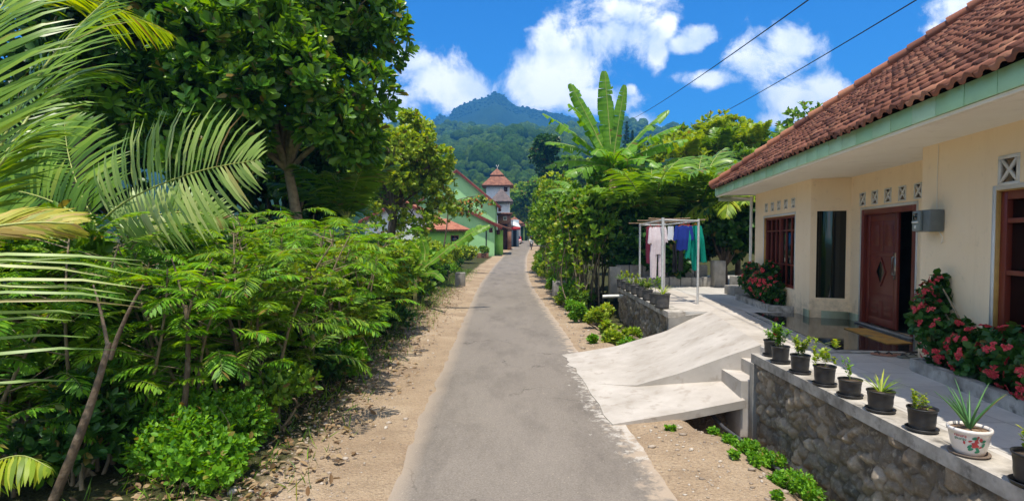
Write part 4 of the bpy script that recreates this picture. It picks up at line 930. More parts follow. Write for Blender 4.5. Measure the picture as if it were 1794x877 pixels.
# ------------------------------------------------------------------ potted plants
def pot_geo(o, r=.105, h=.21, mat='black_pot', saucer=True, oval=1.0):
    m = MB(); n_ = 28
    prof = [(0,.012),(r*.80,.012),(r*.84,.03)]
    for q in np.linspace(.1,.9,12): prof.append((r*(.84+.13*q)+.0012*math.sin(q*70), h*q))
    prof += [(r*1.0,h*.93),(r*1.04,h*.94),(r*1.05,h),(r*.98,h),(r*.95,h*.9)]
    m.lathe(prof, n_); m.build('pot', M[mat], o, True)
    if saucer:
        m = MB(); m.lathe([(0,.002),(r*1.0,.002),(r*1.1,.022),(r*1.12,.03),(r*1.04,.03),(r*.98,.012),(0,.012)], n_); m.build('saucer', M[mat], o, True)
    m = MB(); m.lathe([(r*.95,h*.88),(r*.6,h*.93),(0,h*.94)], 16); m.build('soil', M['soil'], o, True)
def herb(o, kind, h, seed, scale=1.0, mat='leaf_feather'):
    rg_ = np.random.default_rng(seed); m = MB(); st = type('S', (), {'V': [], 'tube': lambda s_, *a_, **k_: m.tube(*a_, mat=1, **k_)})()
    if kind == 'feather':
        ns = 7
        for i_ in range(ns):
            a_ = rg_.uniform(0,6.28); e_ = h+np.array(0); tip = np.array([math.cos(a_)*.09, math.sin(a_)*.09, h+rg_.uniform(.1,.24)*scale])
            st.tube(curve((math.cos(a_)*.02,math.sin(a_)*.02,h*.9), tip, (0,0,.02), 5), .003, 4)
            p_ = np.linspace(.3,1,9)[:,None]*(tip-[0,0,h])+[0,0,h]; 
            for k_ in range(4): inst(m, DIAM, p_, unit(rg_.normal(size=(9,3))*[1,1,.5]+[0,0,.3]), np.array([0,0,1.]), .05*scale, .012*scale)
    elif kind == 'tree':
        st.tube(curve((0,0,h*.9),(.01,0,h+.16*scale),(.01,0,0),5),.004,5)
        for k_ in range(16):
            a_ = rg_.uniform(0,6.28); e_ = rg_.uniform(.3,1.0); b_2 = np.array([0,0,h+rg_.uniform(.03,.2)*scale]); tip = b_2+np.array([math.cos(a_)*.08,math.sin(a_)*.08,.03])*scale
            st.tube([b_2,tip],.002,4); rosettes(m, np.repeat(tip[None],2,0), np.repeat([[0,0,1.]],2,0), 4, .038*scale, .014*scale, ELL, 1.3)
    elif kind == 'sprig':
        for k_ in range(4):
            a_ = rg_.uniform(0,6.28); tip = np.array([math.cos(a_)*.06,math.sin(a_)*.06,h+rg_.uniform(.08,.2)*scale]); st.tube(curve((0,0,h*.9),tip,(0,0,.01),4),.0025,4)
            rosettes(m, np.stack([tip,tip*.6+np.array([0,0,h])*.4]), np.repeat([[0,0,1.]],2,0), 4, .04*scale,.013*scale, ELL, 1.2)
    elif kind == 'strap':
        n_ = 22; a_ = rg_.uniform(0,6.28,n_); d_ = unit(np.stack([np.cos(a_)*.7,np.sin(a_)*.7,rg_.uniform(.3,1.2,n_)],-1)); inst(m, BLADE, np.tile([0,0,h*.9],(n_,1)), d_, np.array([0,0,1.]), rg_.uniform(.12,.24,n_)*scale, .006*scale)
    elif kind == 'aloe':
        n_ = 17; a_ = rg_.uniform(0,6.28,n_); d_ = unit(np.stack([np.cos(a_)*.42,np.sin(a_)*.42,rg_.uniform(.5,1.2,n_)],-1)); 
        for i_ in range(n_):
            L_ = rg_.uniform(.2,.42)*scale; P_ = [np.array([0,0,h*.88])+d_[i_]*L_*t_-np.array([0,0,.05])*t_*t_+d_[i_]*[.1,.1,0]*t_*t_ for t_ in np.linspace(0,1,6)]
            m.tube(P_, np.array([.009,.0095,.008,.006,.004,.001])*scale, 6)
    m.build('plant', [M[mat], M['stem']], o)
M['aloe'] = mat_leaf('spiky blue green leaf', [(0.05,0.16,0.05),(0.08,0.22,0.07),(0.16,0.32,0.1)], .15, .4)
pots = [((3.45,7.52),'feather','leaf_feather','black pot at the end of the coping by the ramp, holding a drooping sprig',.9),
 ((3.36,7.1),'feather','leaf_feather','round black pot with bushy feathery greens and a pink bloom, second from the ramp',1.25),
 ((3.33,6.55),'feather','leaf_yel','black pot holding fine feathery yellow green herbs, third from the ramp',1.1),
 ((3.31,6.0),'tree','leaf_yel','black pot with a little upright tree like seedling, fourth from the ramp',1.3),
 ((3.32,5.56),'sprig','leaf_feather','squat black pot with two sparse sprigs, fifth from the ramp',1.0),
 ((3.31,5.08),'strap','leaf_yel','black pot with loose thin trailing shoots, sixth from the ramp',1.2),
 ((3.31,4.56),'tree','leaf_yel','black pot with low spreading bright green seedlings beside the painted white pot',.75)]
for q, (xy, kd, mt, lb, sc_) in enumerate(pots):
    o = thing('potted_plant', lb, 'potted plant', (*xy, TZ+.013), rng.uniform(0,6), 'black pots along the near coping')
    pot_geo(o, .108*(1+.03*math.sin(q*3)), (.215,.215,.215,.21,.175,.19,.19)[q]); herb(o, kd, .195*(1 if q<4 else .9), 40+q, sc_, mt)
    if q == 1:
        m = MB(); p_ = np.tile([.07,-.05,.36],(10,1))+rng.normal(0,.012,(10,3)); inst(m, DIAM, p_, rdir(10), np.array([0,0,1.]), .03,.014); m.build('bloom', M['flower'], o)
o = thing('potted_plant','black pot at the right edge of the picture, nearest the camera','potted plant',(3.26,3.52,TZ+.013),0,'black pots along the near coping'); pot_geo(o,.11,.21); herb(o,'sprig',.19,77,1.2,'leaf_yel')
# painted white pot
o = thing('potted_plant','glazed white pot painted with red flowers, holding a spiky aloe','potted plant',(3.29,4.06,TZ+.013),.25)
m = MB(); r_ = .125; prof = [(0,.01),(r_*.72,.01),(r_*.8,.04),(r_*.9,.09),(r_*.97,.14),(r_*1.0,.165),(r_*1.07,.172),(r_*1.09,.185),(r_*1.07,.198),(r_*.98,.2),(r_*.95,.18)]
m.lathe(prof, 40); wp = m.build('pot', mat_flat('white glaze',(0.74,0.68,0.62),.22,spec=.6,var=.04), o, True)
def on_pot(a_, z_, off=.002):
    rr_ = np.interp(z_, [p_[1] for p_ in prof[1:7]], [p_[0] for p_ in prof[1:7]])+off; return np.array([math.cos(a_)*rr_, math.sin(a_)*rr_, z_])
fl_r = mat_flat('painted red',(0.55,0.06,0.06),.4); fl_g = mat_flat('painted green',(0.03,0.25,0.13),.4)
def dabs(name, spots, mat_, sz):
    m = MB()
    for (a_,z_,rot) in spots:
        V = []
        for k_ in range(8):
            t_ = k_/8*2*math.pi; lx = sz*1.3*math.cos(t_); lz = sz*.7*math.sin(t_); V.append(on_pot(a_+(lx*math.cos(rot)-lz*math.sin(rot))/.12, z_+lx*math.sin(rot)+lz*math.cos(rot)))
        m.add(V, [list(range(8))])
    m.build(name, mat_, wp)
AB = -math.pi/2-.35-.25
dabs('painted_flowers', [(AB+.0+rng.normal(0,.16), .11+rng.normal(0,.014), rng.uniform(0,3)) for _ in range(26)], fl_r, .010)
dabs('painted_leaves', [(AB-.3,.085,.8),(AB+.1,.07,2.2),(AB+.36,.13,.2),(AB+.4,.10,1.2),(AB-.05,.148,0.2),(AB+.12,.05,.3),(AB-.25,.065,.4)], fl_g, .015)
m = MB()                                                # two short lines of worn painted lettering
for ln, (zz_, mt_) in enumerate(((.145,0),(.122,1))):
    for q in range(6):
        a_ = AB-1.05+q*.105
        for (u0_,v0_,u1_,v1_) in [((0,0,0,1),(0,1,.8,1),(0,.5,.6,.5)),((0,0,0,1),(.8,0,.8,1),(0,1,.8,1),(0,0,.8,0)),((0,1,.4,0),(.4,0,.8,1)),((0,0,.4,1),(.4,1,.8,0),(.2,.4,.6,.4))][(q+ln)%4]:
            p0_ = on_pot(a_+u0_*.07, zz_+v0_*.013,.002); p1_ = on_pot(a_+u1_*.07, zz_+v1_*.013,.002); m.tube([p0_,p1_], .0016, 4, mat=mt_)
m.build('lettering', [fl_r, fl_g], wp)
m = MB(); m.lathe([(0,.0),(r_*.92,.0),(r_*1.02,.012),(r_*1.0,.02),(r_*.85,.011),(0,.010)], 30); m.build('saucer', M['terracotta_dark'], o, True)
m = MB(); m.lathe([(r_*.96,.175),(r_*.5,.185),(0,.187)],20); m.build('soil', mat_var('gritty soil',(0.12,0.07,0.04),(0.32,0.22,0.14),40,.95,None,1,0,.8,.02,80), o, True)
herb(o,'aloe',.2,12,1.0,'aloe')
# grey pots on the far coping
fp = [((3.52,18.4),'strap','tallest leafy grey pot at the far end of the far coping',2.0),((3.51,17.7),'tree','second pot from the far end of the far coping, leafy',1.4),((3.50,16.9),'strap','third pot from the far end of the far coping, pale foliage',1.5),((3.49,16.1),'tree','fourth pot from the far end of the far coping',1.4),
 ((3.47,15.3),'feather','fifth pot from the far end of the far coping, bushy',1.2),((3.45,14.5),'feather','pale grey pot on the far coping, third from its near end',1.2),((3.42,13.6),'tree','grey pot with yellow green leaves, second from the near end of the far coping',1.6),((3.37,12.77),'strap','large grey pot with upright leaves at the near corner of the far coping',1.6)]
for q,(xy,kd,lb,sc_) in enumerate(fp):
    o = thing('potted_plant', lb, 'potted plant', (*xy,TZ+.012), rng.uniform(0,6), 'grey pots along the far coping')
    big = 1.35 if q==7 else 1.1; pot_geo(o,.13*big,.25*big,'grey_pot',False); herb(o,kd,.24*big,90+q,sc_,('leaf_mid','leaf_yel')[q%2])

# ------------------------------------------------------------------ washing line
pa, pb, pc, pd_ = np.array([3.42,12.95]), np.array([4.47,13.7]), np.array([3.85,17.2]), np.array([4.62,17.3])
ck = thing('clothes_rack','white steel pole frame for drying laundry with bamboo rods on top','clothes rack',(3.9,15,TZ))
loc = (3.9,15,TZ)
for p_ in (pa,pb,pc,pd_):
    m = MB(); m.tube([(*p_,TZ),(*p_,TZ+2.05)],.034 if p_ is pa else .028,12); m.build('post', M['galv'], ck, True, local=loc)
m = MB(); zt = TZ+2.0
for a_,b_2 in ((pa,pb),(pc,pd_),(pb,pd_),(pa,pc)): m.tube([(*a_,zt),(*b_2,zt)],.02,8)
m.build('top_rail', M['galv'], ck, True, local=loc)
for (a_,b_2,z0_,z1_) in ((pc+[-.3,.15],pb+[.12,-.12],zt+.05,zt+.03),(pa+[-.25,.3],pa+[.9,1.5],zt+.05,zt+.09),(pa+[-.1,2.2],pb+[.05,.8],zt+.06,zt+.1)):
    m = MB(); m.tube(curve((*a_,z0_),(*b_2,z1_),(0,0,-.02),7),.014,7); m.build('bamboo_rod', M['bamboo'], ck, True, local=loc)
def garment(name, label, pos, az, outline, mat_, cat='garment', hanger=True, thick=.07, folds=9, sleeves=()):
    """a cloth shell hanging from pos: outline [(z_down, half_width)...] at angle az, rippled, closed front and back"""
    o = thing(name, label, cat, (pos[0],pos[1],pos[2]), az, 'clothes hanging on the drying frame')
    m = MB()
    def shell(ol, xoff=lambda z_:0.0, th=thick, ph=0.):
        zs = np.array([p_[0] for p_ in ol]); ws = np.array([p_[1] for p_ in ol]); zz_ = np.linspace(0, zs[-1], 22); W_ = np.interp(zz_, zs, ws); n_ = 32; a_ = np.linspace(0,2*math.pi,n_,endpoint=False)
        V = []
        for z_,w_ in zip(zz_,W_):
            rip = 1+.25*np.sin(a_*folds+ph+z_*2.2)*min(1,z_*2+.15)
            tz_ = th*min(1,.25+z_*2.2)
            V.append(np.stack([xoff(z_)+w_*np.cos(a_)*(1+.04*np.sin(z_*9+a_*3)), tz_*np.sin(a_)*rip, np.full(n_,-z_)-.015*np.sin(a_*5+ph)*(z_/zs[-1])],-1))
        V = np.concatenate(V); k_ = 22; i_,j_ = np.meshgrid(np.arange(k_-1),np.arange(n_),indexing='ij'); j2_ = (j_+1)%n_
        m.add(V, np.stack([i_*n_+j_,i_*n_+j2_,(i_+1)*n_+j2_,(i_+1)*n_+j_],-1).reshape(-1,4))
    for ol in outline:
        if isinstance(ol, dict): shell(ol['o'], ol['x'], ol.get('t', thick), ol.get('p',0))
        else: shell(ol)
    m.build('cloth', mat_, o, True)
    if hanger:
        m = MB(); m.tube([(-.17,0,-.03),(0,0,.035),(.17,0,-.03)],.006,6); m.tube([(0,0,.035),(0,0,.07),(.02,0,.1),(0,0,.12)],.004,5); m.build('coat_hanger', mat_flat('red plastic',(0.5,0.05,0.05),.4), o, True)
    return o
def cloth(name,c,c2=None,sc_=25): return mat_var(name,c,c2 or tuple(x*.85 for x in c),sc_,.9,None,1,0,.25,.01,120)
zc = zt-.10
pj = cloth('pale pink pajama cotton',(0.62,0.52,0.54),(0.7,0.62,0.63),18)
garment('pajamas','pale pink one piece pajamas on a red hanger, leftmost on the frame',(3.98,15.6,zc),.12,
  [[(0,.07),(.06,.19),(.2,.22),(.55,.2),(.75,.2)],{'o':[(0,.03),(.7,.09),(.75,.1),(1.38,.085)],'x':lambda z_:-.12+.0*z_},{'o':[(0,.03),(.7,.09),(.75,.1),(1.36,.085)],'x':lambda z_:.11,'p':2},
   {'o':[(0,.03),(.08,.05),(.45,.055)],'x':lambda z_:-.2-.06*z_},{'o':[(0,.03),(.08,.05),(.42,.055)],'x':lambda z_:.2+.06*z_}],pj)
garment('shirt','maroon shirt hanging half hidden behind the pale pajamas',(3.86,15.95,zc),.3,[[(0,.06),(.06,.13),(.3,.14),(1.0,.12)]],cloth('maroon cotton',(0.16,0.02,0.05)))
garment('shirt','pink sleeved shirt just right of the pale pajamas',(4.28,16.6,zc),.4,[[(0,.05),(.06,.15),(.55,.14)]],cloth('pink check cotton',(0.65,0.25,0.35),(0.7,0.5,0.5),60))
garment('cloth','small white cloth beside the front post',(4.08,14.7,zc),.2,[[(0,.08),(.35,.09)]],cloth('white cotton',(0.7,0.72,0.76)),hanger=False,thick=.02)
garment('shirt','royal blue shirt hanging right of the front post',(4.22,14.05,zc),.05,
  [[(0,.06),(.06,.17),(.25,.18),(.6,.17)],{'o':[(0,.03),(.06,.05),(.36,.06)],'x':lambda z_:-.17-.1*z_},{'o':[(0,.03),(.06,.05),(.36,.06)],'x':lambda z_:.17+.1*z_}],cloth('royal blue cotton',(0.01,0.03,0.22)))
garment('trousers','black trousers hanging low behind the blue shirt',(4.36,15.0,zc-.45),.05,[[(0,.13),(.1,.15),(.2,.15)],{'o':[(0,.05),(.75,.07)],'x':lambda z_:-.08},{'o':[(0,.05),(.72,.07)],'x':lambda z_:.08}],cloth('black cotton',(0.012,0.012,0.014)),hanger=False,thick=.04)
garment('shirt','turquoise shirt between the blue and the green shirts',(4.4,14.35,zc),.1,[[(0,.05),(.06,.13),(.55,.12)]],cloth('turquoise cotton',(0.02,0.3,0.4)))
garment('shirt','long emerald green shirt, rightmost of the bright clothes',(4.52,14.1,zc),.2,
  [[(0,.06),(.06,.15),(.3,.17),(.85,.1),(1.1,.05)],{'o':[(0,.03),(.06,.05),(.9,.07)],'x':lambda z_:.13+.12*z_},{'o':[(0,.03),(.08,.05),(.8,.06)],'x':lambda z_:-.13-.1*z_,'p':1}],cloth('emerald cotton',(0.0,0.27,0.19)))
garment('shirt','black printed shirt at the right end near the corner post',(4.62,14.9,zc),.2,[[(0,.05),(.06,.13),(.4,.12)]],cloth('black print cotton',(0.02,0.02,0.02),(0.12,0.1,0.08),70))

# ------------------------------------------------------------------ roadside odds
m = MB(); m.box(1.62,2.12,22.2,22.34,-.05,.78); m.box(1.62,2.12,22.76,22.9,-.05,.78); m.box(1.62,1.74,22.34,22.76,-.05,.78); m.box(2.0,2.12,22.34,22.76,-.05,.78); m.box(1.74,2.0,22.34,22.76,.0,.62)
tag(m.build('concrete_planter', M['concrete'], bevel=.02), 'plain square concrete planter box on the right verge', 'planter')
m = MB(); m.box(-2.95,-2.45,29.5,30,-.1,.7); tag(m.build('gate_pillar', M['concrete'], bevel=.02), 'short weathered concrete block on the left verge among weeds', 'block')
m = MB(); m.tube([(2.85,17.9,.62),(3.0,17.9,.63),(3.6,18.0,.63)],.05,12); tag(m.build('drain_pipe', M['white'], smooth=True), 'white pipe poking out at the far end of the planter wall', 'pipe')
m = MB(); m.tube([(2.72,8.3,.06),(2.85,7.6,-.12),(2.98,7.0,-.18),(3.05,6.3,-.22),(3.08,4,-.25)],.026,8); tag(m.build('water_pipe', mat_flat('dark pipe',(0.06,0.06,0.065),.3), smooth=True), 'thin dark water pipe in the ditch at the foot of the stone wall', 'pipe')
m = MB(); m.tube(curve((2.05,17.2,.05),(2.95,12.4,.12),(0,0,.02),6),.07,8); tag(m.build('log', M['bark'], smooth=True), 'fallen log lying in the weeds below the planter wall', 'log')
cb = MB(); 
def cable(p0,p1,sag,lb):
    m = MB(); m.tube(curve(p0,p1,(0,0,-sag),24),.011,5); tag(m.build('power_line', M['wire'], smooth=True), lb, 'cable')
pole = PY(1181,262,44)
cable(PY(1083,219,48), PY(1500,-60,7.0), .25, 'thin black overhead line, the upper of the two crossing the sky')
cable(PY(1172,240,44), PY(1700,-57,7.5), .25, 'thin black overhead line, the lower of the two, ending above the palms')
po = thing('utility_pole','grey utility pole top just showing above the trees on the right','pole',(pole[0],pole[1],terrain(pole[0],pole[1])))
m = MB(); zz0 = float(terrain(pole[0],pole[1])); m.tube([(0,0,-.2),(0,0,PY(1181,236,44)[2]-zz0)],[.16,.1],12); m.build('shaft', M['concrete'], po, True)
m = MB(); m.box(-.7,.7,-.05,.05,PY(1181,243,44)[2]-zz0,PY(1181,240,44)[2]-zz0); m.build('crossarm', M['galv'], po)

# loose stones and fallen leaves on the verges
n_ = 4200; y_ = 4+rng.uniform(0,1,n_)**1.5*24; s_ = rng.random(n_) < .68
x_ = np.where(s_, croad(y_)-rng.triangular(1.35,2.75,3.4,n_), croad(y_)+rng.triangular(1.35,1.7,2.9,n_)); k_ = ~((x_>0)&(y_>7.3)&(y_<12.2)); x_=x_[k_]; y_=y_[k_]
S = MB(); i6 = ico(1); n_ = len(x_); rr_ = rng.lognormal(-4.45,.55,n_); P = np.stack([x_,y_,terrain(x_,y_)+rr_*.2],-1)
jv = i6[0][None]*(1+rng.uniform(-.3,.3,(n_,len(i6[0]),1)))*rng.uniform(.6,1.3,(n_,1,3))*[1,1,.6]
S.add((P[:,None]+jv*rr_[:,None,None]).reshape(-1,3),(i6[1][None]+(np.arange(n_)*len(i6[0]))[:,None,None]).reshape(-1,3))
M['pebble'] = tilemat('pebble',[(0,(0.2,0.16,0.12)),(.5,(0.36,0.29,0.22)),(1,(0.52,0.46,0.38))])
tag(S.build('pebbles', M['pebble']), kind='stuff')
n_ = 3400; y_ = 4.5+rng.uniform(0,1,n_)**1.3*24; x_ = croad(y_)-rng.triangular(1.75,2.8,4.4,n_); Lf = MB()
inst(Lf, ELL, np.stack([x_,y_,terrain(x_,y_)+rng.uniform(.005,.06,n_)],-1), unit(rng.normal(size=(n_,3))*[1,1,.25]), unit(rng.normal(size=(n_,3))*.35+[0,0,1]), rng.uniform(.05,.13,n_), rng.uniform(.015,.03,n_))
tag(Lf.build('fallen_leaves', M['leaf_dry']), kind='stuff')

# ------------------------------------------------------------------ vegetation: low weeds
def G(x,y): return float(terrain(x,y))
gm = MB(); n_ = 5200; y_ = 4+rng.uniform(0,1,n_)**1.2*40; x_ = np.where(rng.random(n_)<.75, croad(y_)-rng.triangular(2.05,3.1,4.2,n_), croad(y_)+rng.triangular(2.2,3,3.4,n_)); k_ = ~((x_>0)&(y_<18)); x_=x_[k_]; y_=y_[k_]; n_=len(x_)
inst(gm, BLADE, np.stack([x_,y_,terrain(x_,y_)],-1), unit(rng.normal(size=(n_,3))*[.6,.6,.2]+[0,0,1]), unit(rng.normal(size=(n_,3))), rng.uniform(.08,.26,n_), .006)
tag(gm.build('grass', M['leaf_mid']), kind='stuff')
def weed(x,y,r,h,mat_='leaf_feather',lb='',grp=None,n=90,L=.07,W=.022,nm='weed'):
    return shrub(nm, lb, 'weed', (x,y,G(x,y)), (r,r,h*.5), mat_, n, 5, L, W, ELL, grp, 4, .45, 2)
wl = 'small bright green weed clump growing along the foot of the near stone wall'
for (x,y,r,h) in ((2.95,7.2,.2,.26),(3.0,6.55,.22,.26),(2.98,5.95,.22,.3),(2.6,6.7,.1,.1),(2.45,6.2,.08,.07),(2.7,5.7,.15,.12),(2.5,7.0,.08,.08),(3.02,5.3,.14,.2),(3.02,4.5,.14,.24),(2.75,3.9,.2,.22),(2.95,6.9,.2,.28),(2.72,6.5,.16,.2),(2.62,6.1,.12,.14),(2.88,5.75,.16,.2),(2.8,5.45,.2,.26),(2.9,5.05,.22,.26),(2.95,4.6,.2,.22),(2.85,4.2,.2,.2),(2.55,7.15,.07,.16),(2.0,7.1,.08,.05),(2.45,5.2,.08,.06)):
    weed(x,y,r,h,lb=wl,grp='weeds along the near wall',n=int(110+800*r),L=.042,W=.013)
wl2 = 'yellow green leafy weed in the strip below the planter wall, before the ramp'
for (x,y,r,h,mt) in ((1.95,18.2,.35,.5,'leaf_feather'),(2.0,16.6,.35,.5,'leaf_feather'),(2.3,15.4,.35,.6,'leaf_yel'),(2.6,14.4,.3,.7,'leaf_yel'),(2.45,13.4,.3,.4,'leaf_yel'),(2.75,12.7,.35,.42,'leaf_feather'),(2.9,13.5,.28,.6,'leaf_yel'),(1.9,13.2,.08,.2,'leaf_feather'),(2.6,16.8,.4,.8,'leaf_yel'),(2.2,19.4,.4,.7,'leaf_mid')):
    weed(x,y,r,h,mt,wl2,'weeds below the planter wall',int(150+350*r),.11,.03)
M['lawn']=M['leaf_feather']

# ------------------------------------------------------------------ vegetation: right side
rows_ = [(2.75,20.4,4.7,.85),(3.4,22.0,5.0,1.1),(2.75,24.5,5.0,.95),(2.7,28,5.2,1.0),(2.9,32.5,5.6,1.15),(2.8,37,6.0,1.2),(2.7,41,6.3,1.2),(3.1,46,6.0,1.3),(3.6,54,6.6,1.5),(4.6,63,7.0,1.7),(5.6,73,7.6,1.9),(7.0,84,8.2,2.1),(9.5,100,9,2.6),(11,118,10,3)]
for q,(x,y,h,r) in enumerate(rows_):
    h *= 1.2
    z0_ = G(x,y); n_ = int(900*(1 if y<40 else .8))
    shrub('tall_shrub','tall leafy shrub with tangled stems in the row lining the right side of the road','shrub',(x,y,z0_),(r,r*1.4,h*.47),('leaf_mid','leaf_mid','leaf_yel')[q%3],n_,6,.15+.003*y,.04+.0009*y,ELL,'tall shrubs lining the right side of the road',12,.5,9)
    [weed(x-r*.75+rng.uniform(-.2,.3),y-1.3+e_*1.1,rng.uniform(.25,.6),rng.uniform(.35,1.3),('leaf_mid','leaf_feather','leaf_yel')[(q+e_)%3],'low bushy growth at the foot of the right hand shrub row','low growth at the foot of the right shrubs',150,.09+.002*y,.025,nm='low_bush') for e_ in range(3)]
for q in range(16):                                     # bare brown vines climbing the front of the shrub row
    y = 19.3+q*1.15; x = 1.95+rng.uniform(0,.9); zt_ = rng.uniform(2.2,4.6); b_2 = np.array([x,y,G(x,y)])
    m = MB(); o = thing('vine','','vine',tuple(b_2),group='brown vines climbing the right shrub row')
    for k_ in range(4):
        e_ = b_2+[rng.normal(.1,.25),rng.normal(0,.3),zt_*rng.uniform(.6,1)]; m.tube(curve(b_2+rng.normal(0,.08,3)*[1,1,0],e_,(rng.normal(0,.2),rng.normal(0,.2),0),8)+np.cumsum(rng.normal(0,.02,(8,3)),0),np.linspace(.025,.01,8),5)
    m.build('stem',M['bark_pale'],o,True,local=b_2)
    m = MB(); n_ = 70; t_ = rng.uniform(.15,1,n_); p_ = b_2+np.stack([rng.normal(.05,.22,n_),rng.normal(0,.25,n_),zt_*t_],-1); rosettes(m,p_,rdir(n_)+[-.3,-.3,.2],4,.15,.045,ELL,1.2); m.build('foliage',M[('leaf_yel','leaf_feather')[q%2]],o,local=b_2)
# banana plant by the courtyard
def banana(name,label,base,zc,leaves,W,st=.11,ntrunk=1,cat='banana plant'):
    o = thing(name,label,cat,tuple(base)); b_2 = np.array(base,float); top = np.array([base[0],base[1],zc])
    m = MB(); m.tube(curve(b_2-[0,0,.1],top,(0,0,0),8),np.linspace(st*1.2,st*.7,8)*(1+rng.normal(0,.05,8)),12); m.build('trunk',M['banana_stem'],o,True,local=b_2)
    for (az,el,ln,dr,wd) in leaves:
        P_ = arch(top,az,el,ln,dr,14); m = MB(); sd_ = np.array([-math.sin(az)*.3,-math.cos(az)*.3-.35,1.0]); 
        if el > 1.1: sd_ = np.array([0.15,-1.0,.25])
        banana_leaf(P_,wd,m,up=sd_); m.build('leaf',[M['leaf_ban'],M['rachis']],o,local=b_2)
    for k_ in range(4):
        a_ = rng.uniform(0,6.28); P_ = arch(top-[0,0,.2],a_,-.3,1.6,1.3,10); m = MB(); banana_leaf(P_,.16,m,tear=.7,fold=1.4); m.build('dead_leaf',[M['leaf_dry'],M['leaf_dry']],o,local=b_2)
banana('banana_plant','tall banana plant with huge upright leaves behind the courtyard wall',(3.75,21.5,.2),5.1,
   [(-1.57,1.12,3.5,.05,.30),(-1.5,1.50,3.6,.04,.34),(1.6,1.44,3.1,.05,.24),(-1.6,.78,3.3,.35,.30),(-1.4,.35,2.6,.9,.32),(1.45,.92,3.1,.35,.30),(1.6,.52,3.0,.45,.32),(1.5,.15,2.6,.9,.34),(2.9,.8,1.9,1.8,.36),(-2.6,.8,1.9,1.8,.34),(.1,1.1,2.6,.6,.36),(-1.3,.65,2.8,.7,.34),(1.8,.75,2.9,.6,.34),(-1.9,.15,2.0,1.0,.34),(2.4,.35,2.2,1.2,.34),(-2.0,1.05,2.9,.5,.36)],.3)
banana('banana_plant','lower banana plant with leaning leaves at the top of the right shrub row',(2.9,24.5,.1),4.3,[(-1.5,.5,1.5,1.1,.24),(-.8,.8,1.6,.9,.24),(1.2,.9,1.7,.8,.25),(2.5,.6,1.4,1.5,.22)],.28)
# feather palms behind the washing line
palm('palm','broad palm with arching fronds directly behind the drying clothes',(4.9,20.2,.9),2.9,17,3.3,1.0,droop=1.2,W=.06,tr=.12,el=(.5,1.5),nleaf=30,rr=.03)
palm('palm','palm with yellow green fronds to the right of the drying clothes',(6.7,20.8,.9),3.0,17,3.3,1.0,'leaf_palm',droop=1.2,W=.06,tr=.12,el=(.5,1.5),nleaf=30,rr=.03)
palm('palm','weeping palm beside the far corner of the cream house',(8.0,20.2,.9),3.3,20,3.0,.75,'leaf_yel',droop=1.9,W=.03,tr=.1,el=(.2,1.2),nleaf=46,rr=.025)
def dtree(x,y,zb,cz,rad,mt,lb,n=1100,L=.24,W=.07,grp=None,cat='tree',nm='tree',**k):
    return tree(nm,lb,cat,(x,y,zb),(x,y,cz),rad,mt,nsh=n,L=L,W=W,group=grp,**k)
for q,(x,y,cz,rx,rz) in enumerate(((5.2,25.5,3.3,2.0,2.2),(8.2,25.5,3.2,2.3,2.4),(11.2,26,3.4,2.5,2.6),(10.6,22.6,2.6,1.5,1.8),(7.4,24.0,2.0,1.6,1.5),(7.3,19.6,2.3,1.1,1.7),(8.7,19.0,2.3,1.2,1.7),(6.2,20.6,1.9,1.1,1.2),(9.8,18.2,2.4,1.2,1.8),(4.2,20.3,1.9,.9,1.5),(5.2,20.0,1.7,.9,1.4))):
    dtree(x,y,G(x,y),cz+.4,(rx,1.6,rz),'leaf_dark','dense dark green tree in the thicket behind the courtyard',1100,.25,.08,'dark trees in the thicket behind the courtyard',nlobes=12)
for q,(x,y,cz,rx,rz) in enumerate(((9.5,33,6.2,2.6,2.2),(13,34,6.6,3.0,2.4),(16.5,35,7.0,3.0,2.6),(11.5,38,8.0,3.0,2.3),(15.5,40,8.8,3.4,2.5),(20,38,8.0,3.5,3.0),(7.0,36,5.0,2.0,2.0))):
    dtree(x,y,G(x,y),cz,(rx,2.2,rz),('leaf_yel','leaf_mid')[q%2],'bushy bright green tree on the slope behind the house',1000,.34,.09,'bright trees on the slope behind the house',nlobes=12)
for q,(x,y,cz) in enumerate(((9.5,31.5,7.6),(11.6,32.5,8.2),(13.8,33,8.6),(15.8,34,8.4),(12.6,36,9.6),(17.5,35,8.8),(10.4,34.5,8.4))):
    palm('slope_palm','small palm with a stiff tuft of fronds rising above the trees on the slope',(x,y,G(x,y)),cz-.9,19,1.7,.5,('leaf_yel','leaf_palm')[q%2],group='palms on the slope behind the house',droop=.6,W=.045,tr=.1,el=(.5,1.5),nleaf=24,rr=.025)
for q,(px_,py_,y,h) in enumerate(((1098,212,150,12),(1108,228,152,9),(1160,236,150,10),(1128,250,120,8),(1205,262,110,7),(1384,207,60,4))):
    T_ = PY(px_,py_,y); zb = float(hillz(T_[0],y)) if y>=150 else G(T_[0],y); zb = min(zb, T_[2]-h)
    o = thing('conifer','slender dark conifer standing on the skyline ridge','conifer',(T_[0],y,zb),group='conifers on the skyline to the right'); m = MB(); m.tube([(0,0,0),(0,0,T_[2]-zb)],[.25,.05],7); m.build('trunk',M['bark'],o,True)
    n_ = 420; t_ = rng.uniform(.0,1,n_); a_ = rng.uniform(0,6.28,n_); hh = T_[2]-zb-h+t_*h; rr_ = (1-t_)*h*.16*rng.uniform(.3,1.2,n_)
    m = MB(); inst(m, ELL, np.stack([np.cos(a_)*rr_*.3,np.sin(a_)*rr_*.3,hh],-1), unit(np.stack([np.cos(a_),np.sin(a_),rng.uniform(-.3,.2,n_)],-1)), np.array([0,0,1.]), rr_+.3, .28); m.build('crown',M['leaf_dark'],o)
t1 = PY(945,262,95); t2 = PY(972,275,95)
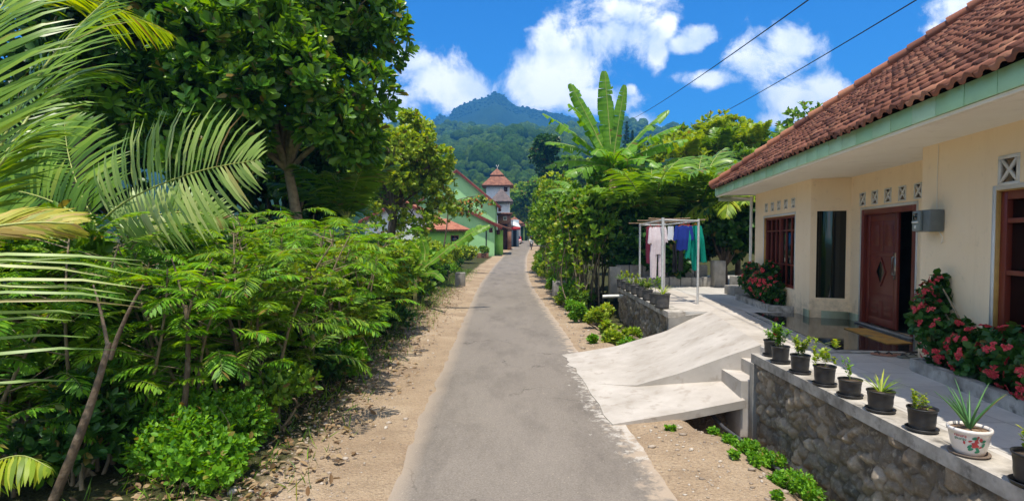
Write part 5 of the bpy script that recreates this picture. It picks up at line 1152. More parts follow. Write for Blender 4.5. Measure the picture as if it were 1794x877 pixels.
tree('round_tree','dark rounded tree standing alone above the village on the right of the road','tree',(6.0,95,2.0),(t1[0]+1.2,95,t1[2]-.4),(2.9,2.6,3.6),'leaf_dark',nsh=1900,nl=6,L=.5,W=.17,lobes=[(t2[0],95,t2[2]-1.5,1.8),(t1[0],95,t1[2]-1,1.8),(t1[0]+1,95,t1[2]-3.4,1.6)],nlobes=16,lr=.4,tr=.3)
# trees around the far bend
for q,(px_,py_,y,r) in enumerate(((925,350,150,5.5),(900,345,165,6),(950,340,140,5),(985,330,120,5),(890,372,190,6),(915,375,150,4),(1010,300,110,4.5),(760,330,120,7),(720,320,110,7),(1060,300,120,5),(1120,290,110,5))):
    T_ = PY(px_,py_,y); gb = G(T_[0],y)
    tree('village_tree','bushy green tree beyond the bend of the road','tree',(T_[0],y,gb),(T_[0],y,max(T_[2],gb+r*.8)),(r,r,r*.85),('leaf_mid','leaf_yel')[q%2],nsh=750,nl=6,L=.9,W=.3,nlobes=14,lr=.42,tr=.3,group='bushy trees beyond the bend of the road')

# ------------------------------------------------------------------ vegetation: left side
tree('broadleaf_tree','big broadleaf tree with glossy whorled leaves and a slender straight trunk left of the road','tree',(-4.78,13,G(-4.78,13)),(-5.5,13,6.7),(2.9,2.6,3.3),'leaf_big',nlobes=24,lr=.36,nsh=4600,nl=8,L=.25,W=.058,tpl=OBOV,tr=.145,bark='bark_pale',ntw=22,spread=1.15,th=3.95,
   lobes=[(-3.3,12.6,5.6,.9),(-3.2,12.8,7.2,.9),(-3.6,12.4,8.4,1.0),(-4.6,12,9.2,1.1),(-5.6,12,9.5,1.1),(-3.5,12.8,4.6,.7),(-4.6,11.7,6.4,1.0),(-6.0,11.4,5.2,1.1),(-7.3,12,4.9,1.1),(-7.5,12.2,7.2,1.2),(-5.7,11.6,7.6,1.0),(-5.0,11.2,5.4,.8),(-4.2,11.4,5.7,.8),(-5.9,11.0,6.2,.9),(-3.9,11.9,4.9,.7),(-5.6,11.8,4.5,.6),(-6.6,11.5,4.3,.8),(-8.2,11.6,5.6,1.1),(-8.4,11.2,8.0,1.2),(-4.9,11.0,6.6,.8)])
tree('dark_tree','massive dark leaved tree behind the palm fronds at upper left','tree',(-9.2,12.2,G(-9.2,12.2)),(-9.2,12.6,7.2),(3.6,2.6,3.8),'leaf_dark',nlobes=24,lr=.36,nsh=2600,nl=8,L=.26,W=.075,tpl=OBOV,tr=.3,ntw=20,th=4.6,lobes=[(-7.2,13.2,8.8,1.3),(-8.2,11.8,9.5,1.3),(-6.4,14.2,7,1.2)])
tree('dark_tree','dark tree standing farthest left, low behind the palm fronds','tree',(-9.5,9.2,G(-9.5,9.2)),(-9.6,9.4,2.9),(2.4,1.8,2.6),'leaf_dark',nlobes=16,lr=.42,nsh=1200,nl=7,L=.24,W=.075,tr=.16)
tree('dark_tree','dark tree at the far left glimpsed between the upright palm leaflets','tree',(-14.5,16.5,G(-14.5,16.5)),(-14.0,16.5,4.6),(4.2,2.5,4.4),'leaf_dark',nlobes=20,lr=.4,nsh=1600,nl=7,L=.3,W=.095,tr=.25)
tree('dark_tree','dark tree filling the gap behind the slender broadleaf trunk','tree',(-7.2,17.5,G(-7,17.5)),(-7.0,17.5,4.2),(3.4,1.8,3.4),'leaf_dark',nlobes=18,lr=.4,nsh=1900,nl=7,L=.26,W=.08,tr=.2)
tree('lime_tree','lighter green bushy tree reaching over the village roofs, right of the big broadleaf','tree',(-6.2,28,G(-6.2,28)),(-5.7,28,6.0),(2.8,2.4,3.0),'leaf_yel',nlobes=20,lr=.34,nsh=2100,nl=7,L=.25,W=.07,tpl=OBOV,tr=.18,spread=1.0,lobes=[(-3.6,28,5.0,.9),(-3.4,27.6,6.3,.7),(-4.4,28,7.7,.7),(-3.4,28,3.9,.8),(-4.6,27.6,3.4,1.0),(-6,27.6,3.4,1.2),(-5.0,28,8.3,.5),(-7.5,27.5,4.5,1.3)])
tree('lime_tree','mid green tree standing farther back on the left, over the low tiled roof','tree',(-8.5,38,G(-8.5,38)),(-8.0,38,6.5),(3.2,2.4,3.6),'leaf_mid',nlobes=18,lr=.4,nsh=1300,nl=6,L=.3,W=.09,tr=.2)
# orange tinged branch overhanging the green house
def sapling(x,y,h,n=70,mt='leaf_feather',lb='feathery leaved sapling in the thicket along the left verge',lean=(0,0),L=.5,grp='feathery saplings along the left verge',nst=3):
    zb = G(x,y); L = L*1.18; o = thing('sapling',lb,'sapling',(x,y,zb),group=grp); b_2 = np.array([x,y,zb]); st = MB(); fm = MB()
    for q in range(nst):
        tip = b_2+np.array([lean[0]+rng.normal(0,.45),lean[1]+rng.normal(0,.45),h*rng.uniform(.8,1.0)]); P_ = curve(b_2+[rng.normal(0,.12),rng.normal(0,.12),-.05],tip,(rng.normal(0,.12),rng.normal(0,.12),0),9)
        st.tube(P_,np.linspace(.027,.008,9),6)
        for k_ in range(n//nst):
            t_ = rng.uniform(.2,1.0)**.8; i_ = min(int(t_*8),7); f_ = t_*8-i_; p_ = P_[i_]*(1-f_)+P_[min(i_+1,8)]*f_
            az = rng.uniform(0,6.28); sp_ = rng.uniform(.15,.7)*(1.15-t_*.55); q_ = p_+np.array([math.sin(az)*sp_,math.cos(az)*sp_,sp_*.35]); 
            if k_%2==0: st.tube([p_,q_],[.009,.004],4)
            fr = arch(q_,az+rng.normal(0,.4),rng.uniform(.0,.8),L*rng.uniform(.7,1.2),rng.uniform(.9,1.7),8)
            frond_geo(fm,fr,17,L*.36,(0,1),DIAM,fwd=.5,up=.0,W=.0155,rr=.004,droop=.3,jit=.1,t0=.15)
    st.build('stem',M['bark_pale'],o,True,local=b_2); fm.build('foliage',[M[mt],M['stem']],o,local=b_2); return o
sp_list = [(-3.45,6.7,2.2),(-4.3,6.0,2.5),(-3.15,7.5,2.5),(-4.5,7.2,2.9),(-3.05,8.7,2.6),(-4.1,8.6,2.9),(-3.15,9.9,2.75),(-4.4,10.2,3.0),(-3.1,11.3,2.7),(-3.3,12.8,2.7),(-3.9,9.3,2.9),(-3.9,11.9,2.9),(-3.35,14.0,2.6),(-3.5,15.5,2.6),(-5.6,6.4,2.5),(-5.7,8,2.9),(-5.0,5.0,2.2),(-6.6,7.2,2.8),(-3.9,14.2,2.4),(-4.1,16,2.4),(-6.6,9.5,3.0),(-4.3,18.2,2.5)]
for q,(x,y,h) in enumerate(sp_list): sapling(x,y,h,72 if y<10 else 50,mt=('leaf_feather','leaf_feather2','leaf_mid','leaf_feather')[q%4],L=(.5,.42,.56,.46,.52)[q%5])
for q,(x,y,h,r,mt,L_,W_) in enumerate(((-3.6,8.0,2.6,.5,'leaf_mid',.16,.05),(-3.3,10.6,2.4,.5,'leaf_yel',.14,.03),(-3.8,12.2,2.8,.6,'leaf_mid',.22,.07),(-3.5,14.8,2.7,.6,'leaf_yel',.2,.04),(-4.9,9.0,3.2,.7,'leaf_dark',.2,.06),(-5.3,6.6,2.9,.6,'leaf_mid',.2,.045),(-3.5,17.3,2.6,.6,'leaf_mid',.24,.05),(-5.5,11.0,3.4,.8,'leaf_mid',.24,.07))):
    shrub('broadleaf_shrub','{} nearest of the broad leaved shrubs mixed in among the feathery saplings on the left'.format('x'),'shrub',(x,y,G(x,y)),(r,r,h*.5),mt,300,6,L_,W_,ELL,'broad leaved shrubs among the left saplings',10,.5,5)
for q,(x,y,z,az,ln) in enumerate(((-3.2,7.1,1.7,1.2,1.3),(-3.3,9.4,2.0,1.5,1.4),(-3.1,12.0,1.9,1.0,1.2))):
    b_2 = np.array([x,y,G(x,y)]); o = thing('climbing_vine','thin vine with yellowing leaves arching out over the left verge','vine',tuple(b_2),group='arching vines on the left verge')
    P_ = np.concatenate([curve(b_2,[x,y,z],(-.1,0,0),5)[:-1],arch((x,y,z),az,.7,ln,2.1,9)]); m = MB(); m.tube(P_,np.linspace(.012,.004,len(P_)),5); m.build('stem',M['bark_pale'],o,True,local=b_2)
    m = MB(); i_ = rng.integers(3,len(P_),60); p_ = P_[i_]+rng.normal(0,.05,(60,3)); rosettes(m,p_,rdir(60),3,.09,.03,ELL,1.2); m.build('foliage',M['leaf_yel'],o,local=b_2)
# leaning bare trunks in the lower left
def bare(x,y,tip,r,lb):
    zb = G(x,y); o = thing('bare_stem',lb,'stem',(x,y,zb)); b_2 = np.array([x,y,zb]); m = MB(); m.tube(curve(b_2-[0,0,.1],tip,(.08,0,.1),10),np.linspace(r,r*.5,10)*(1+rng.normal(0,.05,10)),9)
    tp = np.array(tip); m.tube(curve(tp-[0,0,.15],tp+[.25,.1,.5],(0,0,.05),5),np.linspace(r*.5,r*.2,5),6); m.tube(curve(tp-[0,0,.1],tp+[-.2,.1,.5],(0,0,.05),5),np.linspace(r*.4,r*.15,5),6); m.build('trunk',M['bark'],o,True,local=b_2)
bare(-4.0,4.75,(-3.55,5.0,1.5),.045,'grey leaning trunk in the lower left corner below the pale palm leaflets')
bare(-3.7,6.75,(-4.1,7.0,1.6),.045,'slim grey trunk leaning left beside the glossy ground bush')
bare(-3.45,7.3,(-3.7,7.2,1.7),.04,'slim brown stem rising just behind the glossy ground bush')
bare(-3.55,5.9,(-3.5,6.1,1.7),.04,'straight brown stem left of the glossy ground bush')
# undergrowth
for q in range(64):
    y = 6.9+q*.36*(1+.02*q) if q < 48 else 5.2+(q-48)*.22; x = croad(y)-(rng.uniform(2.85,4.6) if q < 48 else rng.uniform(4.1,5.6)); r = rng.uniform(.3,.6)
    shrub('undergrowth_bush','dark leafy bush filling the undergrowth beneath the saplings on the left','bush',(x,y,G(x,y)),(r,r,r*rng.uniform(.7,1.3)),('leaf_mid','leaf_dark','leaf_feather','leaf_dark')[q%4],150,5,.09+.02*(q%4),.026+.006*(q%3),ELL,'undergrowth bushes beneath the left saplings',4,.45,3)
for q in range(26):
    y = 5+q*.8; x = -rng.uniform(5.6,9)-.05*y; r = rng.uniform(.8,1.3)
    shrub('thicket_bush','deep green bush in the shaded thicket far left of the road','bush',(x,y,G(x,y)),(r,r,r*1.25),('leaf_dark','leaf_mid')[q%2],260,5,.2,.06,ELL,'bushes in the shaded left thicket',6,.5,3)
shrub('glossy_bush','low spreading bush with small bright glossy leaves at the lower left of the verge','bush',(-3.35,6.1,G(-3.4,6.1)),(.95,.8,.33),'leaf_feather',1500,6,.065,.021,ELL,None,16,.42,6)
shrub('glossy_bush','low bright bush trailing onto the gravel at the bottom edge of the photo','bush',(-2.85,5.5,G(-3,5.4)),(.5,.5,.2),'leaf_feather',350,6,.07,.024,ELL,None,6,.45,4)
# shrubs farther along the left verge
for q,(x,y,h,r,mt) in enumerate(((-3.9,20.5,2.2,.9,'leaf_mid'),(-4.2,23,2.4,1.0,'leaf_yel'),(-4.6,26,2.4,1.1,'leaf_feather'),(-4.8,29.5,2.3,1.1,'leaf_mid'),(-4.9,33,2.3,1.2,'leaf_yel'),(-4.9,37,2.4,1.2,'leaf_mid'),(-4.9,42,2.3,1.3,'leaf_yel'),(-4.9,47,2.2,1.3,'leaf_mid'),(-4.6,53,1.8,1.2,'leaf_yel'),(-6.8,24,3.2,1.4,'leaf_mid'),(-7.3,31,3.4,1.6,'leaf_dark'),(-7.3,40,3.0,1.7,'leaf_mid'),(-7.5,50,2.6,1.8,'leaf_yel'))):
    shrub('verge_shrub','rounded leafy shrub in the hedge running along the left verge to the village','shrub',(x,y,G(x,y)),(r,r*1.3,h*.48),mt,520,5,.16+.002*y,.045+.0008*y,ELL,'hedge shrubs along the left verge',9,.5,5)
tb = PY(800,352,40); o = thing('orange_leaved_branch','thin tree with orange tinged hanging leaves in front of the tall green house','tree',(-5.3,40,G(-5.3,40))); b_2 = np.array([-5.3,40,G(-5.3,40)])
m = MB(); m.tube(curve(b_2,tb+[-.6,0,-.2],(.2,0,0),7),np.linspace(.07,.04,7),6); tips = [PY(862,352,40),PY(850,372,40),PY(822,378,40),PY(846,343,40)]
for e_ in tips: m.tube(curve(tb+[-.6,0,-.2],e_,(0,0,.15),6),np.linspace(.035,.012,6),5)
m.build('trunk',M['bark'],o,True,local=b_2); m = MB(); n_ = 130; t_ = rng.uniform(.3,1,n_)[:,None]; E_ = np.array(tips)[rng.integers(0,4,n_)]; p_ = (tb+[-.6,0,-.2])*(1-t_)+E_*t_+rng.normal(0,.12,(n_,3))
rosettes(m,p_[:80],np.tile([0.,0,-1],(80,1))+rdir(80)*.6,4,.3,.06,ELL,.8); rosettes(m,p_[80:],np.tile([0.,0,-1],(50,1))+rdir(50)*.6,4,.26,.06,ELL,.8,mat=1); m.build('crown',[M['leaf_mid'],M['flower_orange']],o,local=b_2)
# banana beside the verge
b0 = (-3.35,19.6,G(-3.35,19.6))
o = thing('banana_plant','young banana plant with one long blade leaning over the left verge','banana plant',b0); b_2 = np.array(b0)
m = MB(); m.tube(curve(b_2,b_2+[.05,0,1.5],(0,0,0),6),np.linspace(.08,.05,6),8); m.build('trunk',M['banana_stem'],o,True,local=b_2)
for pts_,wd in (([PY(742,470,19.6),PY(790,432,19.6),PY(830,405,19.6),PY(858,395,19.7)],.2),([PY(742,470,19.6),PY(728,445,19.6),PY(716,425,19.4)],.2),([PY(742,470,19.6),PY(745,440,19.8),PY(738,412,19.8)],.16),([PY(742,480,19.6),PY(762,478,19.0),PY(778,492,18.5)],.13)):
    P_ = np.array(pts_); k_ = len(P_); tt_ = np.linspace(0,k_-1,12); P_ = np.stack([np.interp(tt_,np.arange(k_),P_[:,c_]) for c_ in range(3)],-1); m = MB(); banana_leaf(P_,wd,m,up=(-.3,-.8,.5),tear=.12,fold=.1); m.build('leaf',[M['leaf_ban'],M['rachis']],o,local=b_2)
# palms at the left
def frond_px(mb, pts, n, L, mats=(0,1), **kw):
    P_ = np.array([PY(*p_) for p_ in pts]); k_ = len(P_); tt_ = np.linspace(0,k_-1,14)
    P_ = np.stack([np.interp(tt_,np.arange(k_),P_[:,c_]) for c_ in range(3)],-1)
    for _ in range(3): P_[1:-1] = (P_[:-2]+2*P_[1:-1]+P_[2:])/4
    frond_geo(mb,P_,n,L,mats,**kw)
b0 = (-5.9,6.8,G(-5.9,6.8)); b_2 = np.array(b0)
o = thing('palm','young coconut palm whose long frond of silvery upright leaflets arches right','palm',b0)
m = MB(); m.tube([b_2,[-5.6,6.8,1.3],[-5.2,6.8,2.2]],[.1,.08,.04],9); m.build('trunk',M['bark'],o,True,local=b_2)
for (pts_,n_,L_,mt) in (([(170,395,7.2),(215,352,7.1),(290,318,7.0),(370,292,6.9),(455,280,6.8)],40,.95,'leaf_pale'),([(170,395,7.2),(140,340,7.4),(118,270,7.6),(112,210,7.8)],34,.75,'leaf_palm'),([(175,400,7.2),(250,380,7.6),(330,368,7.9),(400,385,8.0)],36,.5,'leaf_pale'),([(170,395,7.2),(90,350,7.2),(20,330,7.2),(-60,340,7.2)],36,.6,'leaf_palm')):
    m = MB(); frond_px(m,pts_,n_,L_,W=.026,rr=.016,fwd=.22,droop=.05,up=.2,jit=.05,side_ref=(.1,-.95,.25)); m.build('frond',[M[mt],M['rachis']],o,local=b_2)
b0 = (-4.9,4.1,G(-4.9,4.1)); b_2 = np.array(b0)
o = thing('palm','large palm at the left edge with fronds sweeping up across the corner of the sky','palm',b0)
m = MB(); m.tube([b_2,[-4.8,4.3,1.2],[-4.6,4.5,2.2]],[.16,.14,.1],10); m.build('trunk',M['bark'],o,True,local=b_2)
for (pts_,n_,L_,mt) in (([(-60,420,4.6),(-20,300,4.8),(40,170,5.0),(110,70,5.3),(210,-20,5.6)],50,.8,'leaf_palm'),([(-60,420,4.6),(-70,250,4.6),(-40,90,4.8),(30,-40,5.2)],50,.85,'leaf_palm'),([(-60,400,4.6),(0,290,5.4),(60,180,6.0),(130,120,6.3),(200,130,6.5)],46,.7,'leaf_palm'),([(-60,400,4.6),(10,20,5.8),(90,-20,6.0),(190,10,6.4),(300,60,7.0)][1:],40,.7,'leaf_yel'),([(-80,420,4.4),(-30,330,4.4),(20,260,4.5),(70,230,4.6)],36,.55,'leaf_palm')):
    m = MB(); frond_px(m,pts_,n_,L_,W=.0165,rr=.02,fwd=1.1,droop=.35,up=.1); m.build('frond',[M[mt],M['rachis']],o,local=b_2)
# yellowing frond across the left edge, and pale leaflets below it
m = MB(); frond_px(m,[(-160,440,2.6),(-80,412,2.7),(0,394,2.8),(70,388,2.9),(130,392,2.95)],34,.26,W=.011,rr=.012,fwd=2.0,droop=.05,up=0.,jit=.05,side_ref=(0,-.85,.3)); m.build('frond',[M['leaf_straw'],M['rachis']],o,local=b_2)
m = MB()
for (x0_,y0_,x1_,y1_) in ((-120,455,235,450),(-120,458,238,468),(-120,470,180,478),(-120,500,240,492),(-120,520,238,518),(-120,512,205,505),(-120,540,235,526),(-120,560,190,548),(-120,610,150,588),(-120,640,190,607),(-120,690,130,668),(-120,480,235,440),(-120,575,120,560)):
    a_ = PY(x0_,y0_,2.35); c_ = PY(x1_,y1_,2.6); L_ = np.linalg.norm(c_-a_); inst(m,BLADE,a_[None],((c_-a_)+[0,0,.06])[None],np.array([[.0,-.75,.6]]),L_,.0085)
m.tube([PY(-120,440,2.35),PY(-122,560,2.35),PY(-120,720,2.35)],.014,6,mat=1); m.build('frond',[M['leaf_pale'],M['rachis']],o,local=b_2)
b0 = (-4.0,4.3,G(-4,4.3)); b_2 = np.array(b0); o = thing('palm_seedling','yellowing drooping palm frond low in the bottom left corner','palm',b0)
m = MB(); frond_px(m,[(-60,870,4.3),(-20,810,4.3),(40,792,4.3),(90,820,4.3)],26,.3,W=.018,rr=.01,fwd=.3,droop=1.2); m.build('frond',[M['leaf_yel'],M['rachis']],o,local=b_2)
palm('palm','dark feathery palm between the slender trunk and the village',(-4.1,14.2,G(-4.1,14.2)),2.9,13,2.1,.6,'leaf_palm',droop=1.0,W=.028,tr=.08,el=(.6,1.4),nleaf=40)
palm('palm','low shaded palm just left of the slender trunk',(-6.2,12.6,G(-6.2,12.6)),1.9,10,2.0,.5,'leaf_dark',droop=1.4,W=.028,tr=.08,el=(.4,1.3),nleaf=38)
for q,(x,y) in enumerate(((-4.1,21),(-4.6,24.5),(-5.0,22.5))):
    zb = G(x,y); o = thing('spiky_plant','spiky strap leaved plant standing above the left hedge','plant',(x,y,zb),group='spiky plants above the left hedge'); m = MB(); m.tube([(0,0,0),(0,0,1.9)],.04,6); m.build('stem',M['bark_pale'],o,True)
    n_ = 40; d_ = unit(rng.normal(size=(n_,3))*[1,1,.5]+[0,0,.5]); m = MB(); inst(m,BLADE,np.tile([0,0,2.0],(n_,1)),d_,np.array([0,0,1.]),.6,.035); m.build('leaf',M['leaf_palm'],o)

# ------------------------------------------------------------------ village
def gable(o, x0, x1, y0, y1, zb, ze, zr, wm, rm, xr=None, ov=.5, loc=(0,0,0), oe=.6):
    """gable end faces the camera: ridge runs along y at x=xr"""
    xr = (x0+x1)/2 if xr is None else xr; m = MB()
    V = [(x0,y0,zb),(x1,y0,zb),(x1,y0,ze),(xr,y0,zr),(x0,y0,ze)]; V2 = [(a,y1,c) for a,b,c in V]; V = V+V2
    m.add(V,[(0,1,2,3,4)]); m.add(V,[(9,8,7,6,5)]); m.add(V,[(0,5,6,1),(1,6,7,2),(5,0,4,9)]); m.build('wall',wm,o,local=loc)
    m = MB(); t=.16
    for (xa,za,sg) in ((x0,ze,-1),(x1,ze,1)):
        sl = (za-zr)/(xa-xr); xe_ = xa+sg*oe; ze_ = zr+(xe_-xr)*sl+.02
        V = [(xr,y0-ov,zr+.02),(xe_,y0-ov,ze_),(xe_,y1+ov,ze_),(xr,y1+ov,zr+.02)]; V = V+[(a,b,c+t) for a,b,c in V]
        m.add(V,[(0,1,2,3),(7,6,5,4),(0,4,5,1),(1,5,6,2),(2,6,7,3),(3,7,4,0)])
    m.build('roof',rm,o,local=loc)
    m = MB()
    for (xa,za,sg) in ((x0,ze,-1),(x1,ze,1)):
        sl = (za-zr)/(xa-xr); xe_ = xa+sg*oe; ze_ = zr+(xe_-xr)*sl; m.prism([(xr,y0-ov-.04,zr-.22,zr+.1),(xe_,y0-ov-.04,ze_-.22,ze_+.1),(xe_,y0-ov-.005,ze_-.22,ze_+.1),(xr,y0-ov-.005,zr-.22,zr+.1)][::sg],0,0)
    m.build('bargeboard',M['red_wood'],o,local=loc)
def hiproof(o, x0,x1,y0,y1,ze,zr,rm,loc,name='roof',inset=None):
    m = MB(); i_ = min(x1-x0,y1-y0)/2 if inset is None else inset
    if x1-x0 >= y1-y0: rp = [(x0+i_,(y0+y1)/2,zr),(x1-i_,(y0+y1)/2,zr)]; f4=[(0,1,5,4),(2,3,4,5)]; f3=[(3,0,4),(1,2,5)]
    else: rp = [((x0+x1)/2,y0+i_,zr),((x0+x1)/2,y1-i_,zr)]; f4=[(1,2,5,4),(3,0,4,5)]; f3=[(0,1,4),(2,3,5)]
    V = [(x0,y0,ze),(x1,y0,ze),(x1,y1,ze),(x0,y1,ze)]+rp; m.add(V,f4); m.add(V,f3); m.add(V,[(3,2,1,0)]); 
    m.box(x0+.03,x1-.03,y0+.03,y1-.03,ze-.15,ze-.01); return m.build(name,rm,o,local=loc)
def win(o,x0,x1,y,z0,z1,loc,mt='red_wood'):
    m = MB(); t=.07; m.box(x0,x1,y-.06,y-.005,z1-t,z1); m.box(x0,x1,y-.06,y-.005,z0,z0+t); m.box(x0,x0+t,y-.058,y-.006,z0+t,z1-t); m.box(x1-t,x1,y-.058,y-.006,z0+t,z1-t); m.box((x0+x1)/2-.03,(x0+x1)/2+.03,y-.057,y-.007,z0+t,z1-t)
    w_ = m.build('window',M[mt],o,local=loc); m = MB(); m.box(x0+t,x1-t,y-.03,y-.008,z0+t,z1-t); m.build('pane',M['glass'],w_,local=(0,0,0) if False else loc)
def X(px,Y): return (px-897)/1000*Y
def Z(py,Y): return EYE+(420-py)/1000*Y
# tall green house
Y0=75; zb=G(-5,Y0)-.3; loc=(-6,Y0,zb)
o = thing('green_house','tall mint green gabled house with a red brown roof beside the road','house',loc)
gable(o,X(733,Y0),X(868,Y0),Y0,Y0+9,zb,Z(356,Y0),Z(300,Y0),M['mint'],M['roof_far'],loc=loc)
# its lower wing (touching annexe)
Y1=67.5; zb1=G(-3,Y1)-.3; loc1=(-4,Y1,zb1)
o = thing('green_annexe','single storey lime and mint annexe with sweeping tiled roof before the tall green house','house',loc1)
gable(o,X(735,Y1),X(866,Y1),Y1,Y1+6.5,zb1,Z(392,Y1),Z(343,Y1),M['mint'],M['roof_far'],xr=X(768,Y1),loc=loc1,oe=.9)
m = MB(); m.box(X(866,Y1)+.01,X(880,Y1),Y1+2.6,Y1+6.4,zb1,Z(402,Y1)); m.build('porch_wall',M['lime'],o,local=loc1)
m = MB(); V=[(X(858,Y1),Y1+1.2,Z(388,Y1)),(X(896,Y1),Y1+2.2,Z(402,Y1)),(X(896,Y1),Y1+8,Z(402,Y1)),(X(858,Y1),Y1+8,Z(388,Y1))]; V=V+[(a,b,c+.14) for a,b,c in V]; m.add(V,[(0,1,2,3),(7,6,5,4),(0,4,5,1),(1,5,6,2),(2,6,7,3),(3,7,4,0)]); m.build('porch_roof',M['roof_far'],o,local=loc1)
win(o,X(857,Y1),X(863,Y1),Y1,Z(407,Y1),Z(399,Y1),loc1); win(o,X(869,Y1)+.0,X(875,Y1),Y1+2.6,Z(410,Y1),Z(402,Y1),loc1)
m = MB(); m.tube([(X(852,Y1),Y1-.08,zb1),(X(852,Y1),Y1-.08,Z(398,Y1))],.07,8); m.build('downpipe',M['dark'],o,local=loc1)
m = MB(); m.lathe([(0,-.1),(.22,-.1),(.22,0),(0,0)],14,(0,0,0)); 
# low hipped roof house in front
Y2=57; zb2=G(-8,Y2)-.3; loc2=(-7,Y2,zb2)
o = thing('low_house','low house with orange hipped tile roof half hidden by the left hedge','house',loc2)
m = MB(); m.box(X(735,Y2),X(815,Y2),Y2,Y2+5,zb2,Z(403,Y2)); m.build('wall',M['lime'],o,local=loc2)
hiproof(o,X(728,Y2),X(824,Y2),Y2-.6,Y2+5.6,Z(402,Y2),Z(381,Y2),M['roof_red'],loc2)
win(o,X(790,Y2),X(804,Y2),Y2,Z(428,Y2),Z(412,Y2),loc2)
Y3=62; zb3=G(-11,Y3)-.3; loc3=(-11,Y3,zb3)
o = thing('white_house','whitewashed house with a pinkish roof behind the left hedge','house',loc3)
gable(o,X(640,Y3),X(770,Y3),Y3,Y3+7,zb3,Z(385,Y3),Z(352,Y3),M['whitewall'],M['roof_red'],loc=loc3)
# prayer hall tower with tiered roof
Y4=100; zb4=G(-2,Y4)-.3; loc4=(X(872,Y4),Y4,zb4)
o = thing('prayer_hall','white building crowned by a two tier pyramid tile roof with a small crescent finial','building',loc4)
m = MB(); m.box(X(852,Y4),X(893,Y4),Y4,Y4+4,zb4,Z(323,Y4)); m.build('wall',M['whitewall'],o,local=loc4)
hiproof(o,X(844,Y4),X(900,Y4),Y4-.8,Y4+4.8,Z(325,Y4),Z(296,Y4),M['roof_far'],loc4)
hiproof(o,X(858,Y4),X(883,Y4),Y4+.7,Y4+3.2,Z(307,Y4)+.1,Z(293,Y4),M['roof_far'],loc4,'upper_roof')
m = MB(); m.box(X(861,Y4),X(880,Y4),Y4+1,Y4+2.9,Z(312,Y4),Z(307,Y4)); m.build('lantern_wall',M['dark'],o,local=loc4)
m = MB(); cx_=X(871,Y4); m.tube([(cx_,Y4+2,Z(294,Y4)),(cx_,Y4+2,Z(290,Y4))],.05,6); th=np.linspace(-2.2,2.2,12); m.tube([(cx_+  .2*math.sin(t_),Y4+2,Z(288,Y4)-  .2*math.cos(t_)) for t_ in th],.05,6); m.build('crescent_finial',M['white'],o,local=loc4)
win(o,X(883,Y4),X(889,Y4),Y4,Z(336,Y4),Z(328,Y4),loc4)
Y5=92; zb5=G(0,Y5)-.3; loc5=(X(882,Y5),Y5,zb5)
o = thing('white_house','narrow white house with a dark steep roof below the tiered tower','house',loc5)
m = MB(); m.box(X(862,Y5),X(893,Y5),Y5,Y5+6,zb5,Z(352,Y5)); m.build('wall',M['whitewall'],o,local=loc5); hiproof(o,X(858,Y5),X(899,Y5),Y5-.8,Y5+6.5,Z(353,Y5),Z(328,Y5),M['roof_grey'],loc5,inset=2.4)
win(o,X(873,Y5),X(878,Y5),Y5,Z(370,Y5),Z(360,Y5),loc5)
Y6=83; zb6=G(0,Y6)-.3; loc6=(X(882,Y6),Y6,zb6)
o = thing('brick_shop','narrow brown brick shop house with a rusty flat canopy on top','shop',loc6)
m = MB(); m.box(X(872,Y6),X(895,Y6),Y6,Y6+4,Z(392,Y6),Z(376,Y6)); m.box(X(889,Y6),X(896,Y6),Y6-.05,Y6+4.05,zb6,Z(392,Y6)); m.box(X(872,Y6),X(876,Y6),Y6,Y6+4,zb6,Z(392,Y6)); m.box(X(876,Y6),X(889,Y6),Y6+2,Y6+4,zb6,Z(392,Y6)); m.build('wall',M['brick'],o,local=loc6)
m = MB(); m.box(X(868,Y6),X(898,Y6),Y6-.7,Y6+4.5,Z(375.5,Y6),Z(373,Y6)); m.build('canopy',M['roof_far'],o,local=loc6)
win(o,X(882,Y6),X(888,Y6),Y6,Z(386,Y6),Z(379,Y6),loc6,'white')
Y7=95; zb7=G(1,Y7)-.3; loc7=(X(902,Y7),Y7,zb7)
o = thing('awning_shop','blue grey shop front under a white awning with a red valance','shop',loc7)
m = MB(); m.box(X(886,Y7),X(909,Y7),Y7,Y7+5,zb7,Z(385,Y7)); m.build('wall',mat_flat('blue grey wall',(0.25,0.32,0.38),.7),o,local=loc7)
m = MB(); V=[(X(893,Y7),Y7-.02,Z(386,Y7)),(X(908,Y7),Y7-.02,Z(391,Y7)),(X(912,Y7),Y7-2.2,Z(399,Y7)),(X(896,Y7),Y7-2.2,Z(395,Y7))]; V=V+[(a,b,c+.07) for a,b,c in V]; m.add(V,[(0,1,2,3),(7,6,5,4),(0,4,5,1),(1,5,6,2),(2,6,7,3),(3,7,4,0)]); m.build('awning',M['whitewall'],o,local=loc7)
m = MB(); m.box(X(896,Y7),X(911,Y7),Y7-2.25,Y7-2.21,Z(403,Y7),Z(398,Y7)); m.build('valance',mat_flat('red cloth',(0.45,0.03,0.03),.8),o,local=loc7)
m = MB(); m.box(X(899,Y7),X(905,Y7),Y7-.04,Y7-.003,zb7+.3,Z(399,Y7)); m.build('doorway',M['dark'],o,local=loc7)
Y8=112; zb8=G(2,Y8)-.3; loc8=(X(905,Y8),Y8,zb8)
o = thing('roadside_house','small house with a faded clay roof just before the bend','house',loc8)
m = MB(); m.box(X(890,Y8),X(912,Y8),Y8,Y8+6,zb8,Z(391,Y8)); m.build('wall',M['whitewall'],o,local=loc8); hiproof(o,X(884,Y8),X(918,Y8),Y8-1,Y8+7,Z(391,Y8),Z(379,Y8),M['roof_far'],loc8)
Y9=128; zb9=G(3,Y9)-.3; loc9=(X(918,Y9),Y9,zb9)
o = thing('kiosk','small kiosk with pale lime posts and a flat faded roof at the bend','kiosk',loc9)
